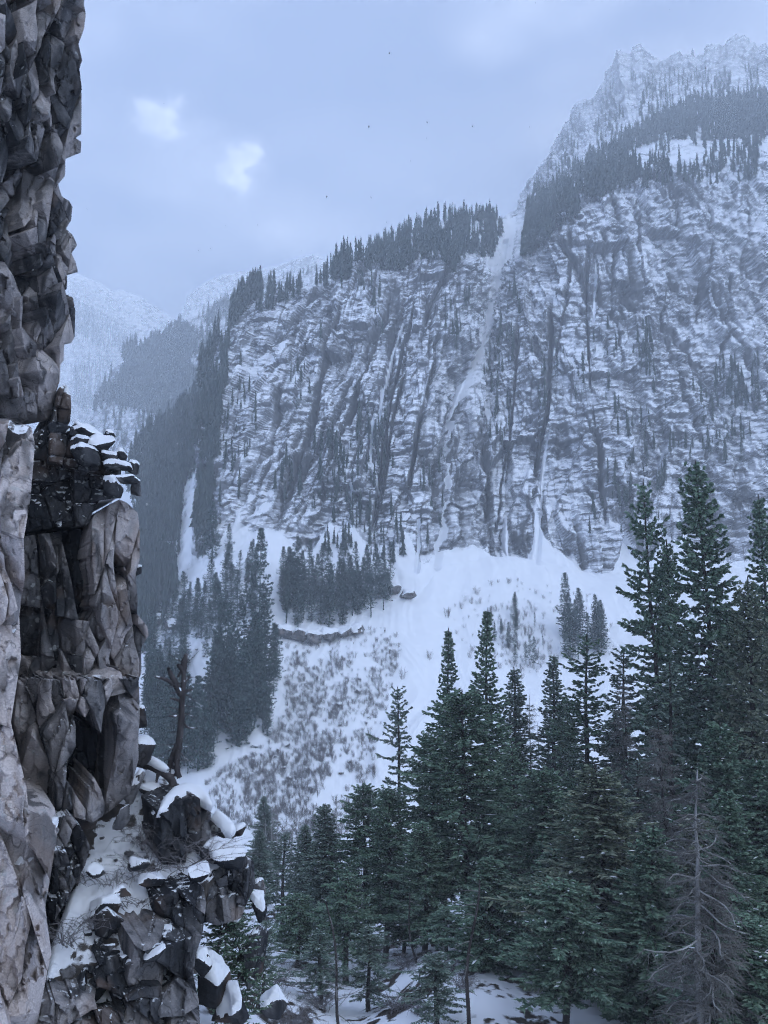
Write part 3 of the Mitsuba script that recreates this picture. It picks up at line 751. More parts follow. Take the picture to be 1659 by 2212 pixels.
CL = 'rock_wall'
labels[CL] = {'label': 'dark fractured rock wall towering along the left edge', 'category': 'cliff', 'kind': 'structure'}
R1 = [(-90, -70), (187, -70), (182, 10), (186, 30), (182, 62), (170, 95), (178, 130), (172, 148), (177, 190), (176, 260), (176, 290), (164, 298), (176, 306), (175, 330), (160, 336), (142, 342), (141, 380), (126, 398), (134, 424), (150, 434), (157, 446), (154, 476), (143, 494), (158, 508), (167, 530), (155, 547), (164, 566), (169, 588), (146, 590), (144, 636), (158, 642), (163, 668), (162, 728), (154, 742), (139, 742), (138, 780), (131, 786), (130, 822), (117, 862), (110, 908), (60, 912), (20, 892), (-90, 880)]
Y1 = lambda x, y: 12.3 + np.asarray(x, float) * 0.0075 + np.maximum(0, np.asarray(x, float) - 110) * 0.006 + (np.asarray(y, float) - 450) * 0.0006


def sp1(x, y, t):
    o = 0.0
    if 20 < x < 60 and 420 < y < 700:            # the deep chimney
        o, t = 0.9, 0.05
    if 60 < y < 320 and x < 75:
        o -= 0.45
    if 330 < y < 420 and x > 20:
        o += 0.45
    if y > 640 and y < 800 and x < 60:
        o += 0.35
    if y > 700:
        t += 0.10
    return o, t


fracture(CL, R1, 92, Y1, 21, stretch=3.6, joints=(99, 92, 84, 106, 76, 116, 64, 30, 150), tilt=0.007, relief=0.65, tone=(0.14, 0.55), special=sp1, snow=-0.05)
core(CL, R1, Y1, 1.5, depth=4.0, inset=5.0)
BACK = V3(-0.50, 0.866, 0.0)
# the outcrop behind the shelf and the dark band under it
R2 = [(112, 915), (120, 862), (126, 838), (140, 828), (147, 836), (153, 850), (155, 882), (151, 915)]
fracture(CL, R2, 5, plane(14.0), 5, tone=(0.15, 0.4), relief=0.3)
core(CL, R2, plane(14.0), 0.5, depth=4)
R4 = [(66, 940), (118, 908), (180, 930), (225, 962), (256, 990), (262, 1002), (262, 1062), (255, 1076), (215, 1082), (200, 1108), (190, 1135), (100, 1142), (52, 1150), (62, 1080)]
Y4 = plane(12.6, 0.004, -0.001, 60, 940)
fracture(CL, R4, 14, Y4, 33, stretch=0.8, joints=(4, 176, 12, 88, 95, 60), tilt=0.004, relief=0.45, tone=(-0.02, 0.20), snow=0.45)
core(CL, R4, Y4, 0.5)
# big pale slabs below
R5 = [(50, 1158), (190, 1140), (205, 1110), (258, 1078), (275, 1086), (298, 1108), (303, 1150), (302, 1210), (294, 1236), (298, 1300), (296, 1325), (306, 1336), (318, 1352), (322, 1372), (305, 1400), (306, 1452), (300, 1470), (303, 1540), (299, 1600), (300, 1640), (280, 1716), (238, 1752), (200, 1778), (120, 1752), (62, 1730), (30, 1560), (44, 1420), (40, 1330), (52, 1250)]
Y5 = lambda x, y: 13.0 + np.maximum(0, np.asarray(x, float) - 180) * 0.006 - (np.asarray(y, float) > 1465) * 0.95


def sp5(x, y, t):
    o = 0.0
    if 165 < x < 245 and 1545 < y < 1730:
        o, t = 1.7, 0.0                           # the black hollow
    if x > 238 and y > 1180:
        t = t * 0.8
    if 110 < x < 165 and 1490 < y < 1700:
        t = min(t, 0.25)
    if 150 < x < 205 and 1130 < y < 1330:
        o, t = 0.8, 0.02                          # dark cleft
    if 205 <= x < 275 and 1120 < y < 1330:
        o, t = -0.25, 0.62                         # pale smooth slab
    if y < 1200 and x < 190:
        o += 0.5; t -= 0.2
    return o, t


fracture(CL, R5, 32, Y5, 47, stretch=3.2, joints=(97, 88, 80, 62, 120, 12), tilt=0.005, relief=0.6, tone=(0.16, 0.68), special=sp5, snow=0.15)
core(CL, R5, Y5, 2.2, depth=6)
# the sloping shelf with a little snow
SH = Polygon([(62, 1436), (110, 1422), (200, 1420), (262, 1452), (272, 1496), (240, 1504), (160, 1494), (100, 1478)])
part(CL, 'shelf', rockshape(block_mesh(SH, plane(13.3, 0, -0.0135, 0, 1420), np.random.default_rng(4), (0, 0), 0, 1.2, 6.0, 0.03, 0, 0.5), 0.6, 0.12))
# pale reddish pillar in front
R6 = [(-90, 895), (20, 905), (68, 922), (76, 960), (66, 1080), (52, 1160), (54, 1250), (42, 1330), (46, 1420), (24, 1560), (58, 1700), (62, 1760), (118, 1742), (126, 1790), (112, 1880), (98, 1960), (112, 2060), (100, 2110), (92, 2160), (70, 2270), (-90, 2270)]
Y6 = lambda x, y: 10.9 - (np.asarray(y, float) - 900) * 0.0011 + np.maximum(0, np.asarray(x, float) - 60) * 0.01
fracture(CL, R6, 11, Y6, 59, stretch=4.0, tilt=0.0035, relief=0.22, tone=(0.66, 1.08), step=5, gap=0.5, bevel=0.02, snow=-0.1, special=lambda x, y, t: (0.0, t - 0.25 * (1480 < y < 1760)))
core(CL, R6, Y6, 0.4, tone=0.5)
R7 = [(104, 1772), (150, 1758), (178, 1790), (196, 1830), (184, 1870), (146, 1940), (122, 1985), (110, 2000), (103, 1960), (116, 1880)]
fracture(CL, R7, 14, plane(11.2, 0.003, 0, 100, 0), 61, tilt=0.005, relief=0.35, tone=(0.15, 0.5), snow=0.4)
core(CL, R7, plane(11.2, 0.003, 0, 100, 0), 0.5, depth=3, tone=0.1)
# the dark face under the snowy terrace
R8 = [(70, 2280), (88, 2160), (104, 2106), (160, 2088), (250, 2064), (318, 2026), (332, 1968), (352, 1938), (410, 1902), (440, 1916), (446, 1950), (438, 2020), (424, 2060), (418, 2110), (430, 2160), (436, 2280)]
Y8 = lambda x, y: 10.45 + (np.asarray(x, float) - 100) * 0.0035 + (2100 - np.asarray(y, float)) * 0.0035
fracture(CL, R8, 18, Y8, 67, stretch=1.2, joints=(160, 30, 150, 85, 100), tilt=0.005, relief=0.40, tone=(0.08, 0.44), snow=0.15)
core(CL, R8, Y8, 0.5, depth=4, tone=0.1)

R9 = [(436, 1905), (480, 1868), (520, 1846), (548, 1858), (552, 1910), (520, 1985), (470, 2000), (440, 1990)]
Y9 = plane(12.9, 0.004, 0, 440, 0)
fracture(CL, R9, 9, Y9, 73, stretch=1.6, joints=(95, 85, 20, 150), tilt=0.004, relief=0.4, tone=(0.06, 0.36), snow=0.2)
core(CL, R9, Y9, 0.4, depth=2.0, tone=0.05)

# ------------------------------------------------------------------ snowy terrace
TER = [(96, 2122), (118, 2098), (160, 2084), (250, 2058), (318, 2020), (330, 1962), (352, 1932), (412, 1894), (446, 1900), (480, 1866), (505, 1840), (500, 1790), (470, 1752), (455, 1745), (430, 1700), (390, 1688), (310, 1632), (292, 1690), (230, 1742), (196, 1728), (112, 1732), (106, 1800), (160, 1900), (104, 2050)]
YT = lambda x, y: 10.45 + (2122 - np.asarray(y, float)) * 0.0076 + (np.asarray(x, float) - 100) * 0.0016


def m_terrace(p, n, uv):
    f = fbm(p.x * 1.1, p.y * 1.1, p.z * 1.1, 3)
    g = fbm(p.x * 4.5 + 3, p.y * 4.5, p.z * 4.5, 3)
    soil = mix((0.035, 0.034, 0.034), (0.11, 0.095, 0.085), fbm(p.x * 12, p.y * 12, p.z * 12, 2))
    s = smoothstep(0.40, 0.46, 0.5 * f + 0.5 * g + (n.z - 0.8) * 0.5 + uv.x)
    return mix(soil, mix((0.78, 0.80, 0.84), (0.86, 0.87, 0.89), f), s)


scene['mat_terrace'] = diffuse(m_terrace)


def snow_patch(key, outline, Y, label, step=5.0, lump=0.22, seed=0, bias=0.02, mat='mat_terrace', kind='structure', drop=0.5, lipw=9.0):
    import shapely
    poly = Polygon(outline)
    L = poly.exterior.length
    nb = int(L / step)
    ring = np.array([poly.exterior.interpolate(L * k / nb).coords[0] for k in range(nb)])
    x0, y0, x1, y1 = poly.bounds
    gx, gy = np.meshgrid(np.arange(x0, x1, step), np.arange(y0, y1, step))
    g = np.stack([gx.ravel(), gy.ravel()], -1) + (np.random.default_rng(seed).random((gx.size, 2)) - .5) * step * 0.5
    g = g[shapely.contains_xy(poly.buffer(-step * .5), g[:, 0], g[:, 1])]
    pts = np.vstack([ring, g])
    d = shapely.distance(shapely.points(pts), poly.exterior); d[:nb] = 0
    P = at(pts[:, 0], pts[:, 1], Y(pts[:, 0], pts[:, 1]))
    up = (meshkit.fbm(P * np.array([0.9, 0.9, 0]) + seed, 4, seed) - 0.5) * lump * 2.4 + (meshkit.fbm(P * np.array([4.0, 4.0, 0]), 3, seed + 1) - 0.5) * lump * 0.7
    P[:, 2] += up * np.clip(d / 14, 0.1, 1) - drop * 0.25 * np.exp(-d / lipw)
    tri = Delaunay(pts).simplices
    cen = pts[tri].mean(1)
    tri = tri[shapely.contains_xy(poly, cen[:, 0], cen[:, 1])]
    e = np.cross(pts[tri[:, 1]] - pts[tri[:, 0]], pts[tri[:, 2]] - pts[tri[:, 0]])
    tri[e > 0] = tri[e > 0][:, ::-1]
    lo = P[:nb] - V3(0, 0, drop)                       # the lip of the drift turns down
    i = np.arange(nb); j = (i + 1) % nb; n0 = len(P)
    sk = np.vstack([np.stack([i, n0 + i, n0 + j], 1), np.stack([i, n0 + j, j], 1)])
    scene[key] = ply((np.vstack([P, lo]), np.vstack([tri, sk])), mat, smooth=True, uv=np.full((n0 + nb, 2), bias))
    labels[key] = {'label': label, 'category': 'ground', 'kind': kind}
    return P


snow_patch('terrace', TER, YT, 'snowy terrace with dark rubble at the foot of the near rock wall', step=4.0, seed=3, bias=0.03, drop=0.3)


# ------------------------------------------------------------------ loose boulders with snow caps
def m_cap(p, n, uv):
    f = fbm(p.x * 5, p.y * 5, p.z * 5, 2)
    return mix((0.80, 0.82, 0.85), (0.87, 0.88, 0.90), f)


scene['mat_cap'] = diffuse(m_cap)


def boulder_mesh(rng, pts=13, sub=3, flat=1.0, round_=2):
    u = rng.normal(size=(pts, 3))
    u /= np.linalg.norm(u, axis=1, keepdims=True)
    u *= (0.75 + 0.35 * rng.random((pts, 1)))
    u = np.sign(u) * np.abs(u) ** 0.85                     # towards a split block
    m = trimesh.convex.convex_hull(u)
    for _ in range(sub):
        m = m.subdivide()
    if round_:
        trimesh.smoothing.filter_laplacian(m, lamb=0.5, iterations=round_)
    v = np.array(m.vertices)
    v = v / np.abs(v).max(0)
    v += (meshkit.fbm(v * 2.2 + rng.random() * 50, 3, 2)[:, None] - 0.5) * 0.16 * v + (meshkit.fbm(v * 7.0 + rng.random() * 50, 2, 4)[:, None] - .5) * 0.05 * v
    return v, np.array(m.faces)


def boulder(key, vx, vy, w, h, Y, label, tone=0.15, cap=0.06, seed=0, thr=0.58, group=None, cat='boulder', rot=0.0, sink=0.0):
    """a split rock w x h survey units across, centred where the photograph shows it"""
    rng = np.random.default_rng(seed)
    v, f = boulder_mesh(rng)
    s = Y / FV / 2
    v = v * np.array([w * s, (w + h) * s * 0.6, h * s])
    ca, sa = math.cos(rot), math.sin(rot)
    v = np.stack([v[:, 0] * ca + v[:, 2] * sa, v[:, 1], -v[:, 0] * sa + v[:, 2] * ca], -1)
    o = at(vx, vy, Y) - V3(0, 0, sink)
    k = thing(key, label, cat, group)
    part(k, 'rock', rockshape((v + o, f), tone, 0.15 if cap else 0.5))
    if cap:
        m = trimesh.Trimesh(v, f, process=False)
        n = np.array(m.vertex_normals)
        a = np.clip((n[:, 2] - thr + 0.25 * (meshkit.fbm(v * 6, 2, seed) - .5)) / 0.30, 0, 1)
        a = a * a * (3 - 2 * a)
        vv = v + n * 0.004 + a[:, None] * (n * 0.5 + V3(0, 0, 0.75)) * cap * 0.45 * (0.7 + 0.6 * meshkit.noise(v * 4, 6))[:, None]
        ff = f[(a[f] > 0.0).any(1)]
        if len(ff) > 4:
            used, inv = np.unique(ff, return_inverse=True)
            part(k, 'snow_cap', ply((vv[used] + o, inv.reshape(ff.shape)), 'mat_cap', smooth=True))
    return k


def drift(outline, Y, step=4.0, lump=0.05, rise=0.10, seed=1):
    """a smooth pillow of snow over an outlined top (v, f)"""
    import shapely
    poly = Polygon(outline).buffer(3).buffer(-3)
    L = poly.exterior.length
    nb = int(L / step)
    ring = np.array([poly.exterior.interpolate(L * k / nb).coords[0] for k in range(nb)])
    x0, y0, x1, y1 = poly.bounds
    gx, gy = np.meshgrid(np.arange(x0, x1, step), np.arange(y0, y1, step))
    g = np.stack([gx.ravel(), gy.ravel()], -1)
    g = g[shapely.contains_xy(poly.buffer(-step * .5), g[:, 0], g[:, 1])]
    pts = np.vstack([ring, g])
    d = shapely.distance(shapely.points(pts), poly.exterior); d[:nb] = 0
    P = at(pts[:, 0], pts[:, 1], Y(pts[:, 0], pts[:, 1]))
    P[:, 2] += rise * (1 - np.exp(-d / 6.0)) + (meshkit.fbm(P * 3.0, 3, seed) - 0.5) * lump * np.clip(d / 8, 0, 1)
    tri = Delaunay(pts).simplices
    cen = pts[tri].mean(1)
    tri = tri[shapely.contains_xy(poly, cen[:, 0], cen[:, 1])]
    e = np.cross(pts[tri[:, 1]] - pts[tri[:, 0]], pts[tri[:, 2]] - pts[tri[:, 0]])
    tri[e > 0] = tri[e > 0][:, ::-1]
    lo = P[:nb] + BACK * 0.10 - V3(0, 0, 0.10)
    i = np.arange(nb); j = (i + 1) % nb; n0 = len(P)
    return np.vstack([P, lo]), np.vstack([tri, np.stack([i, n0 + i, n0 + j], 1), np.stack([i, n0 + j, j], 1)])


def capped(label, faces, top, Yf, Yt, seed, tone=0.13, rise=0.10):
    """a big angular boulder: one or more split faces and the snow lying on its top"""
    k = thing('boulder', label, 'boulder')
    for i, (o, dy) in enumerate(faces):
        rng = np.random.default_rng(seed + i)
        part(k, 'rock', rockshape(block_mesh(Polygon(o), lambda x, y: Yf(x, y) + dy, rng, (rng.normal() * .002, rng.normal() * .001), 0.05, 1.2, 4.5, 0.03, 2, 1.3), tone + 0.05 * i, 0.1))
    part(k, 'snow_cap', ply(drift(top, Yt, seed=seed, rise=rise), 'mat_cap', smooth=True))


capped('big dark boulder with a broad snow cap at the outer end of the terrace', [([(344, 1752), (372, 1738), (398, 1728), (404, 1780), (402, 1876), (384, 1886), (352, 1870), (338, 1842), (350, 1800)], 0.0), ([(398, 1728), (424, 1722), (432, 1724), (434, 1776), (430, 1866), (402, 1878), (404, 1780)], 0.12), ([(432, 1726), (455, 1742), (456, 1800), (448, 1846), (430, 1864), (434, 1776)], 0.3)],
       [(340, 1756), (350, 1728), (372, 1704), (402, 1692), (432, 1698), (452, 1716), (462, 1742), (448, 1738), (434, 1730), (418, 1728), (404, 1736), (384, 1738), (362, 1752)], plane(12.55, 0.002, 0, 344, 0), lambda x, y: 12.5 + (1756 - np.asarray(y, float)) * 0.017 + (np.asarray(x, float) - 344) * 0.002, 811)
capped('snow buried boulder right of the big dark boulder, highest of the outer pile', [([(456, 1772), (472, 1788), (498, 1800), (508, 1796), (504, 1818), (478, 1812), (456, 1800)], 0.0)], [(454, 1772), (462, 1756), (472, 1752), (488, 1764), (506, 1780), (512, 1794), (500, 1802), (478, 1794)], plane(13.3), lambda x, y: 13.25 + (1800 - np.asarray(y, float)) * 0.012, 821, rise=0.12)
capped('broad angular slab with smooth snow in the middle of the outer pile', [([(434, 1836), (452, 1828), (470, 1834), (492, 1850), (486, 1868), (456, 1866), (436, 1854)], 0.0)], [(432, 1838), (446, 1818), (468, 1806), (486, 1814), (494, 1832), (496, 1850), (476, 1838), (454, 1830)], plane(12.7), lambda x, y: 12.65 + (1850 - np.asarray(y, float)) * 0.012, 831, rise=0.10)
capped('flat snow topped rock at the right end of the outer pile', [([(488, 1834), (506, 1840), (524, 1832), (524, 1850), (506, 1856), (490, 1850)], 0.0)], [(486, 1836), (490, 1818), (506, 1812), (526, 1822), (526, 1834), (508, 1842)], plane(12.9), lambda x, y: 12.85 + (1842 - np.asarray(y, float)) * 0.012, 841, rise=0.08)
B = [  # vx, vy, w, h, Y, tone, cap, rot, label
    (516, 1796, 26, 26, 13.8, 0.08, 0.08, 0.2, 'small snowy rock at the back of the outer pile above the flat rock'),
    (492, 1856, 84, 46, 12.9, 0.10, 0.13, 0.2, 'broad snow covered rock below the outer pile'),
    (428, 1880, 52, 46, 12.3, 0.03, 0.05, 0.0, 'dark rounded boulder half bare below the big dark boulder'),
    (237, 1990, 66, 58, 11.4, -0.04, 0.0, 0.2, 'round black boulder alone in the middle of the snowy terrace'),
    (226, 1964, 70, 40, 11.7, 0.1, 0.10, -0.2, 'snow smothered rock directly behind the round black boulder'),
    (363, 2016, 32, 27, 11.6, -0.02, 0.0, 0.1, 'small dark stone near the right lip of the terrace'),
    (303, 1552, 34, 52, 13.5, 0.02, 0.05, 0.1, 'dark rock with a white cap jutting from the wall edge, upper of two'),
    (306, 1624, 44, 62, 13.6, 0.05, 0.07, 0.3, 'dark rock with a white cap jutting from the wall edge, lower of two'),
    (172, 1772, 52, 74, 12.6, 0.04, 0.02, -0.3, 'dark angular wedge of rock leaning in the corner behind the terrace'),
    (292, 1700, 40, 74, 13.4, 0.2, 0.02, 0.1, 'upright grey rock at the foot of the wall behind the terrace'),
    (268, 1764, 30, 66, 12.6, 0.32, 0.0, 0.6, 'leaning brown slab of rock on the upper terrace'),
    (345, 1762, 34, 40, 13.0, 0.1, 0.08, 0.1, 'snowy stone left of the big dark boulder'),
    (330, 1704, 50, 26, 13.9, 0.08, 0.08, 0.0, 'snowy rubble stone below the fallen log'),
    (400, 1716, 40, 26, 13.9, 0.08, 0.08, 0.2, 'snowy stone right of the dead tree'),
    (424, 1706, 28, 22, 14.1, 0.08, 0.07, 0.2, 'small white topped stone behind the big dark boulder'),
    (330, 1900, 62, 26, 12.1, 0.14, 0.03, 0.05, 'flat grey brown rock slab showing through the snow below the shrubs'),
    (300, 1868, 44, 22, 12.3, 0.10, 0.03, 0.15, 'thin dark slab among the shrubs on the terrace'),
    (206, 1880, 40, 24, 12.0, 0.02, 0.06, 0.3, 'arched dark stone with snow at the left of the terrace'),
    (262, 1930, 40, 26, 11.8, 0.0, 0.03, 0.3, 'dark stone right of the snow smothered rock'),
    (236, 2042, 28, 15, 11.05, 0.12, 0.0, 0.3, 'small brown stone below the round black boulder'),
    (284, 2080, 26, 14, 10.9, 0.25, 0.03, 0.0, 'small rusty stone at the front lip of the terrace'),
    (335, 2062, 46, 20, 11.0, 0.08, 0.05, -0.3, 'long low stone near the front right of the terrace'),
    (268, 2068, 16, 10, 10.9, 0.0, 0.0, 0.0, 'tiny dark stone beside the rusty stone'),
    (70, 1812, 50, 92, 10.5, 0.45, 0.0, 0.1, 'squat brown rock under the white drift on the left pillar'),
    (98, 1800, 48, 50, 10.7, 0.4, 0.16, 0.1, 'snow heaped ledge stone beside the left pillar'),
    # the shelf high on the wall
    (182, 944, 84, 48, 13.0, 0.02, 0.07, 0.0, 'broad mossy dark block with snow, topmost on the high shelf'),
    (172, 922, 38, 18, 13.6, 0.05, 0.06, 0.2, 'small snow topped block behind the broad mossy block'),
    (174, 962, 46, 36, 12.7, 0.04, 0.06, 0.1, 'rounded dark block with a snow dusting on the left of the high shelf'),
    (224, 962, 62, 42, 12.9, 0.0, 0.08, 0.12, 'large cube shaped block with smooth snow top on the high shelf'),
    (236, 942, 24, 28, 13.6, 0.1, 0.03, 0.0, 'bare stub of rock behind the cube shaped block'),
    (190, 986, 70, 48, 12.6, 0.03, 0.05, 0.3, 'cracked dark block with streaks of snow in the middle of the high shelf'),
    (238, 990, 40, 24, 12.8, 0.05, 0.07, 0.2, 'small snow topped stone right of the cracked dark block'),
    (260, 984, 30, 26, 13.2, 0.08, 0.06, 0.1, 'small stone at the outer edge of the high shelf, behind the flat slabs'),
    (256, 1010, 66, 24, 12.8, 0.08, 0.08, 0.1, 'flat snow covered slab at the right end of the high shelf'),
    (262, 1034, 74, 24, 12.7, 0.14, 0.04, 0.0, 'lower grey slab under the snow covered slab of the high shelf'),
    (288, 1014, 24, 30, 13.0, 0.02, 0.06, 0.1, 'dark knob at the very tip of the high shelf'),
    (296, 1060, 26, 46, 13.0, 0.2, 0.0, 0.05, 'rounded pale rock hanging below the tip of the high shelf'),
    (240, 1056, 60, 50, 12.5, 0.0, 0.06, 0.5, 'black block with a slanting snow edge below the high shelf'),
    (292, 1232, 36, 24, 13.7, 0.0, 0.05, 0.0, 'small white topped stub on the edge of the wall halfway down'),
    # below the terrace, right
    (545, 2060, 66, 130, 14.6, 0.16, 0.0, 0.12, 'reddish brown rock pillar right of the snow dusted fir'),
    (550, 1968, 56, 62, 14.9, 0.05, 0.16, -0.2, 'snow capped block on top of the reddish pillar'),
    (498, 1966, 60, 44, 14.5, 0.05, 0.14, 0.2, 'snow capped slab left of the reddish pillar'),
    (502, 1996, 44, 30, 14.2, 0.05, 0.12, -0.5, 'tilted snowy stone under the snow capped slab'),
    (462, 2120, 66, 96, 12.6, 0.06, 0.16, 0.1, 'rounded boulder deep in snow below the right end of the terrace'),
    (438, 2080, 40, 48, 12.4, 0.1, 0.10, 0.1, 'snowy boulder tucked against the dark face under the terrace'),
    (500, 2180, 80, 70, 12.4, 0.06, 0.16, -0.1, 'snow mounded boulder at the bottom edge beside the dark face'),
    (590, 2170, 60, 50, 15.5, 0.1, 0.14, 0.2, 'snowy rock at the foot of the reddish pillar'),
    (560, 1920, 30, 40, 15.2, 0.2, 0.05, 0.2, 'brown rock peeking out above the snow capped block'),
]
for i, (vx, vy, w, h, Yb, tone, cap, rot, lab) in enumerate(B):
    boulder('boulder', vx, vy, w, h, Yb, lab, tone, cap, 500 + i, rot=rot)
rng = np.random.default_rng(91)
STN = polypoints([(150, 2060), (250, 2040), (310, 2000), (330, 1940), (400, 1880), (330, 1780), (220, 1790), (180, 1900), (140, 2020)], 34, rng)
for i, (vx, vy) in enumerate(STN):
    w = 7 + 13 * rng.random() ** 2
    boulder('stone', vx, vy, w * 1.3, w, float(YT(vx, vy)) - 0.02, 'small dark stone poking through the terrace snow', 0.0 + 0.2 * rng.random(), 0.0, 700 + i, cat='stone', group='small stones in the terrace snow', sink=0.02)

for i, (vx, vy, w, h) in enumerate([(612, 1366, 40, 30), (644, 1372, 44, 26), (676, 1378, 40, 28), (708, 1372, 44, 30), (742, 1364, 40, 26), (772, 1358, 36, 24), (340, 1342, 60, 30), (376, 1350, 40, 24), (596, 1358, 22, 22), (880, 1284, 40, 22), (846, 1272, 44, 26)]):
    o = hit(np.array([vx]), np.array([vy + h * 0.3]), 14)[0]
    boulder('rock_outcrop', vx, vy, w, h, float(o[1]), 'brown rock outcrop ' + ['under the row of trees at the cliff foot, left end', 'under the row of trees, second from the left', 'under the row of trees, third from the left', 'under the row of trees, fourth from the left', 'under the row of trees, fifth from the left', 'under the row of trees, right end', 'on the snow slope beside the near rock wall', 'on the snow slope right of the one beside the wall', 'small, at the tip of the row under the trees', 'at the cliff foot by the chute', 'at the cliff foot left of the chute'][i], 0.3, 0.7, 900 + i, cat='rock outcrop')
rng = np.random.default_rng(66)
for i, (vx, vy) in enumerate(polypoints([(430, 1300), (560, 1230), (600, 1300), (560, 1340), (470, 1400), (400, 1460), (340, 1500)], 26, rng).tolist() + polypoints([(560, 1600), (800, 1430), (800, 1640), (560, 1760)], 14, rng).tolist()):
    o = hit(np.array([vx]), np.array([vy]), 14)[0]
    w = 5 + 9 * rng.random() ** 2
    boulder('slope_rock', vx, vy, w * 1.4, w, float(o[1]), 'small dark rock showing through the far snow slope' if i < 26 else 'small dark rock among the brush of the talus', 0.2, 0.25, 930 + i, cat='rock', group='rocks on the far snow slope' if i < 26 else 'rocks in the talus brush')

# ------------------------------------------------------------------ the slope that falls away to the right, below the viewpoint
def zground(x, y):
    x, y = np.asarray(x, float), np.asarray(y, float)
    z = np.interp(y, [-40, 0, 15, 30, 45, 60, 80, 100, 125, 150], [-3, -5.5, -9.9, -14.8, -19.0, -22.8, -27.6, -32.6, -38.0, -42])
    z = z + 3.4 / (1 + np.exp((x + 1.7) / 0.9)) / (1 + np.exp((12.6 - y) / 0.6)) * np.exp(-(np.maximum(0, y - 15.5) / 7.0) ** 2)
    z = z + 1.2 * np.exp(-((x - 4.0) / 6.0) ** 2 - ((y - 40) / 9.0) ** 2) - 1.5 * np.exp(-((x + 1.0) / 3.0) ** 2 - ((y - 38) / 14.0) ** 2)
    z = z + (meshkit.fbm(np.stack([x / 9.0, y / 9.0, 0 * x], -1), 3, 4) - 0.5) * 2.2 * np.clip((y - 8) / 20, 0, 1) + (meshkit.fbm(np.stack([x / 1.8, y / 1.8, 0 * x], -1), 3, 8) - 0.5) * 0.5
    return z


gx, gy = np.meshgrid(np.linspace(-75, 130, 300), np.linspace(-35, 150, 300), indexing='ij')
GP = np.stack([gx, gy, zground(gx, gy)], -1)


def m_slope(p, n, uv):
    f = fbm(p.x * 0.5, p.y * 0.5, p.z * 0.5, 3)
    g = fbm(p.x * 2.4 + 3, p.y * 2.4, p.z * 2.4, 3)
    soil = mix((0.03, 0.028, 0.026), (0.09, 0.075, 0.062), noise(p.x * 9, p.y * 9, p.z * 9))
    return mix(soil, mix((0.76, 0.78, 0.82), (0.86, 0.87, 0.89), f), smoothstep(0.40, 0.47, 0.55 * f + 0.45 * g))


scene['mat_slope'] = diffuse(m_slope)
scene['ground'] = ply((GP.reshape(-1, 3), grid_faces(300, 300)), 'mat_slope', smooth=True)
labels['ground'] = {'label': 'steep snowy forest floor falling away below the viewpoint', 'category': 'ground', 'kind': 'structure'}
# a wide apron under everything, out to the ranges
ax, ay = np.meshgrid(np.linspace(-2300, 2300, 60), np.linspace(-550, 4500, 60), indexing='ij')
AP = np.stack([ax, ay, -60 + 10 * (meshkit.fbm(np.stack([ax / 300, ay / 300, 0 * ax], -1), 3, 1) - .5)], -1)
scene['valley_floor'] = ply((AP.reshape(-1, 3), grid_faces(60, 60)), 'mat_snow', smooth=True)
labels['valley_floor'] = {'label': 'snow covered valley floor under the slopes', 'category': 'ground', 'kind': 'structure'}


# ------------------------------------------------------------------ conifers one can tell apart on the far side
def m_needle_mid(p, n, uv):
    f = noise(p.x * 0.9, p.y * 0.9, p.z * 1.2)
    return mix((0.024, 0.050, 0.046), (0.095, 0.150, 0.130), f * f)


scene['mat_needle_mid'] = diffuse(m_needle_mid)


def midtree(seed, R, z0, **kw):
    limbs, fol, uv, _ = fir(seed, H=16.0, R=R, z0=z0, whorl=0.50, per=6, spray=0.36, width=0.20, trunk_only=True, **kw)
    m = merge([limbs, fol])
    return ply((m[0] / 16.0, m[1]), 'mat_needle_mid')


MIDTREE = [midtree(401, 2.3, .05), midtree(402, 2.6, .08, ragged=.45), midtree(403, 2.9, .04, power=0.9), midtree(404, 2.0, .1), midtree(405, 2.4, .22, fill=.8, ragged=.5), midtree(406, 1.7, .3, fill=.75, ragged=.5)]


def grow(poly, n, h0, h1, label, group, seed, protos=MIDTREE, key='conifer', cat='conifer tree', r=14, wide=1.0):
    rng = np.random.default_rng(seed)
    p = polypoints(poly, n, rng)
    w = hit(p[:, 0], p[:, 1], r)
    for o in w[~np.isnan(w[:, 0])]:
        h = h0 + (h1 - h0) * rng.random() ** 1.3
        k = thing(key, label if isinstance(label, str) else label(*[float(c) for c in project(o)[:2]], h), cat, group)
        scene[k] = {**protos[rng.integers(len(protos))], 'to_world': xf(o, rng.random() * 6.3, (h * wide * (0.85 + .35 * rng.random()), h * wide, h), (rng.normal() * 1.2, rng.normal() * 1.2))}


grow([(425, 1665), (432, 1560), (455, 1490), (520, 1470), (600, 1450), (606, 1540), (575, 1600), (500, 1645)], 62, 8, 22, lambda x, y, h: 'dark conifer at the right edge of the dense stand, against the brushy talus' if x > 565 else 'dark conifer at the lower tip of the dense stand left of the brushy talus' if y > 1610 else 'dark conifer at the left edge of the dense stand by the snow strip' if x < 465 else ('tall' if h > 14 else 'short') + ' dark conifer in the middle of the dense stand left of the brushy talus', 'conifers of the dense stand left of the talus', 201)
grow([(590, 1352), (612, 1265), (660, 1262), (720, 1280), (840, 1262), (852, 1300), (800, 1338), (690, 1362)], 66, 9, 18, lambda x, y, h: ('tall' if h > 12.5 else 'short') + ' conifer in the row at the cliff foot, ' + ('left end beside the snow patch' if x < 660 else 'right end beside the snow fan' if x > 780 else 'middle of the row'), 'conifers along the foot of the cliff', 202)
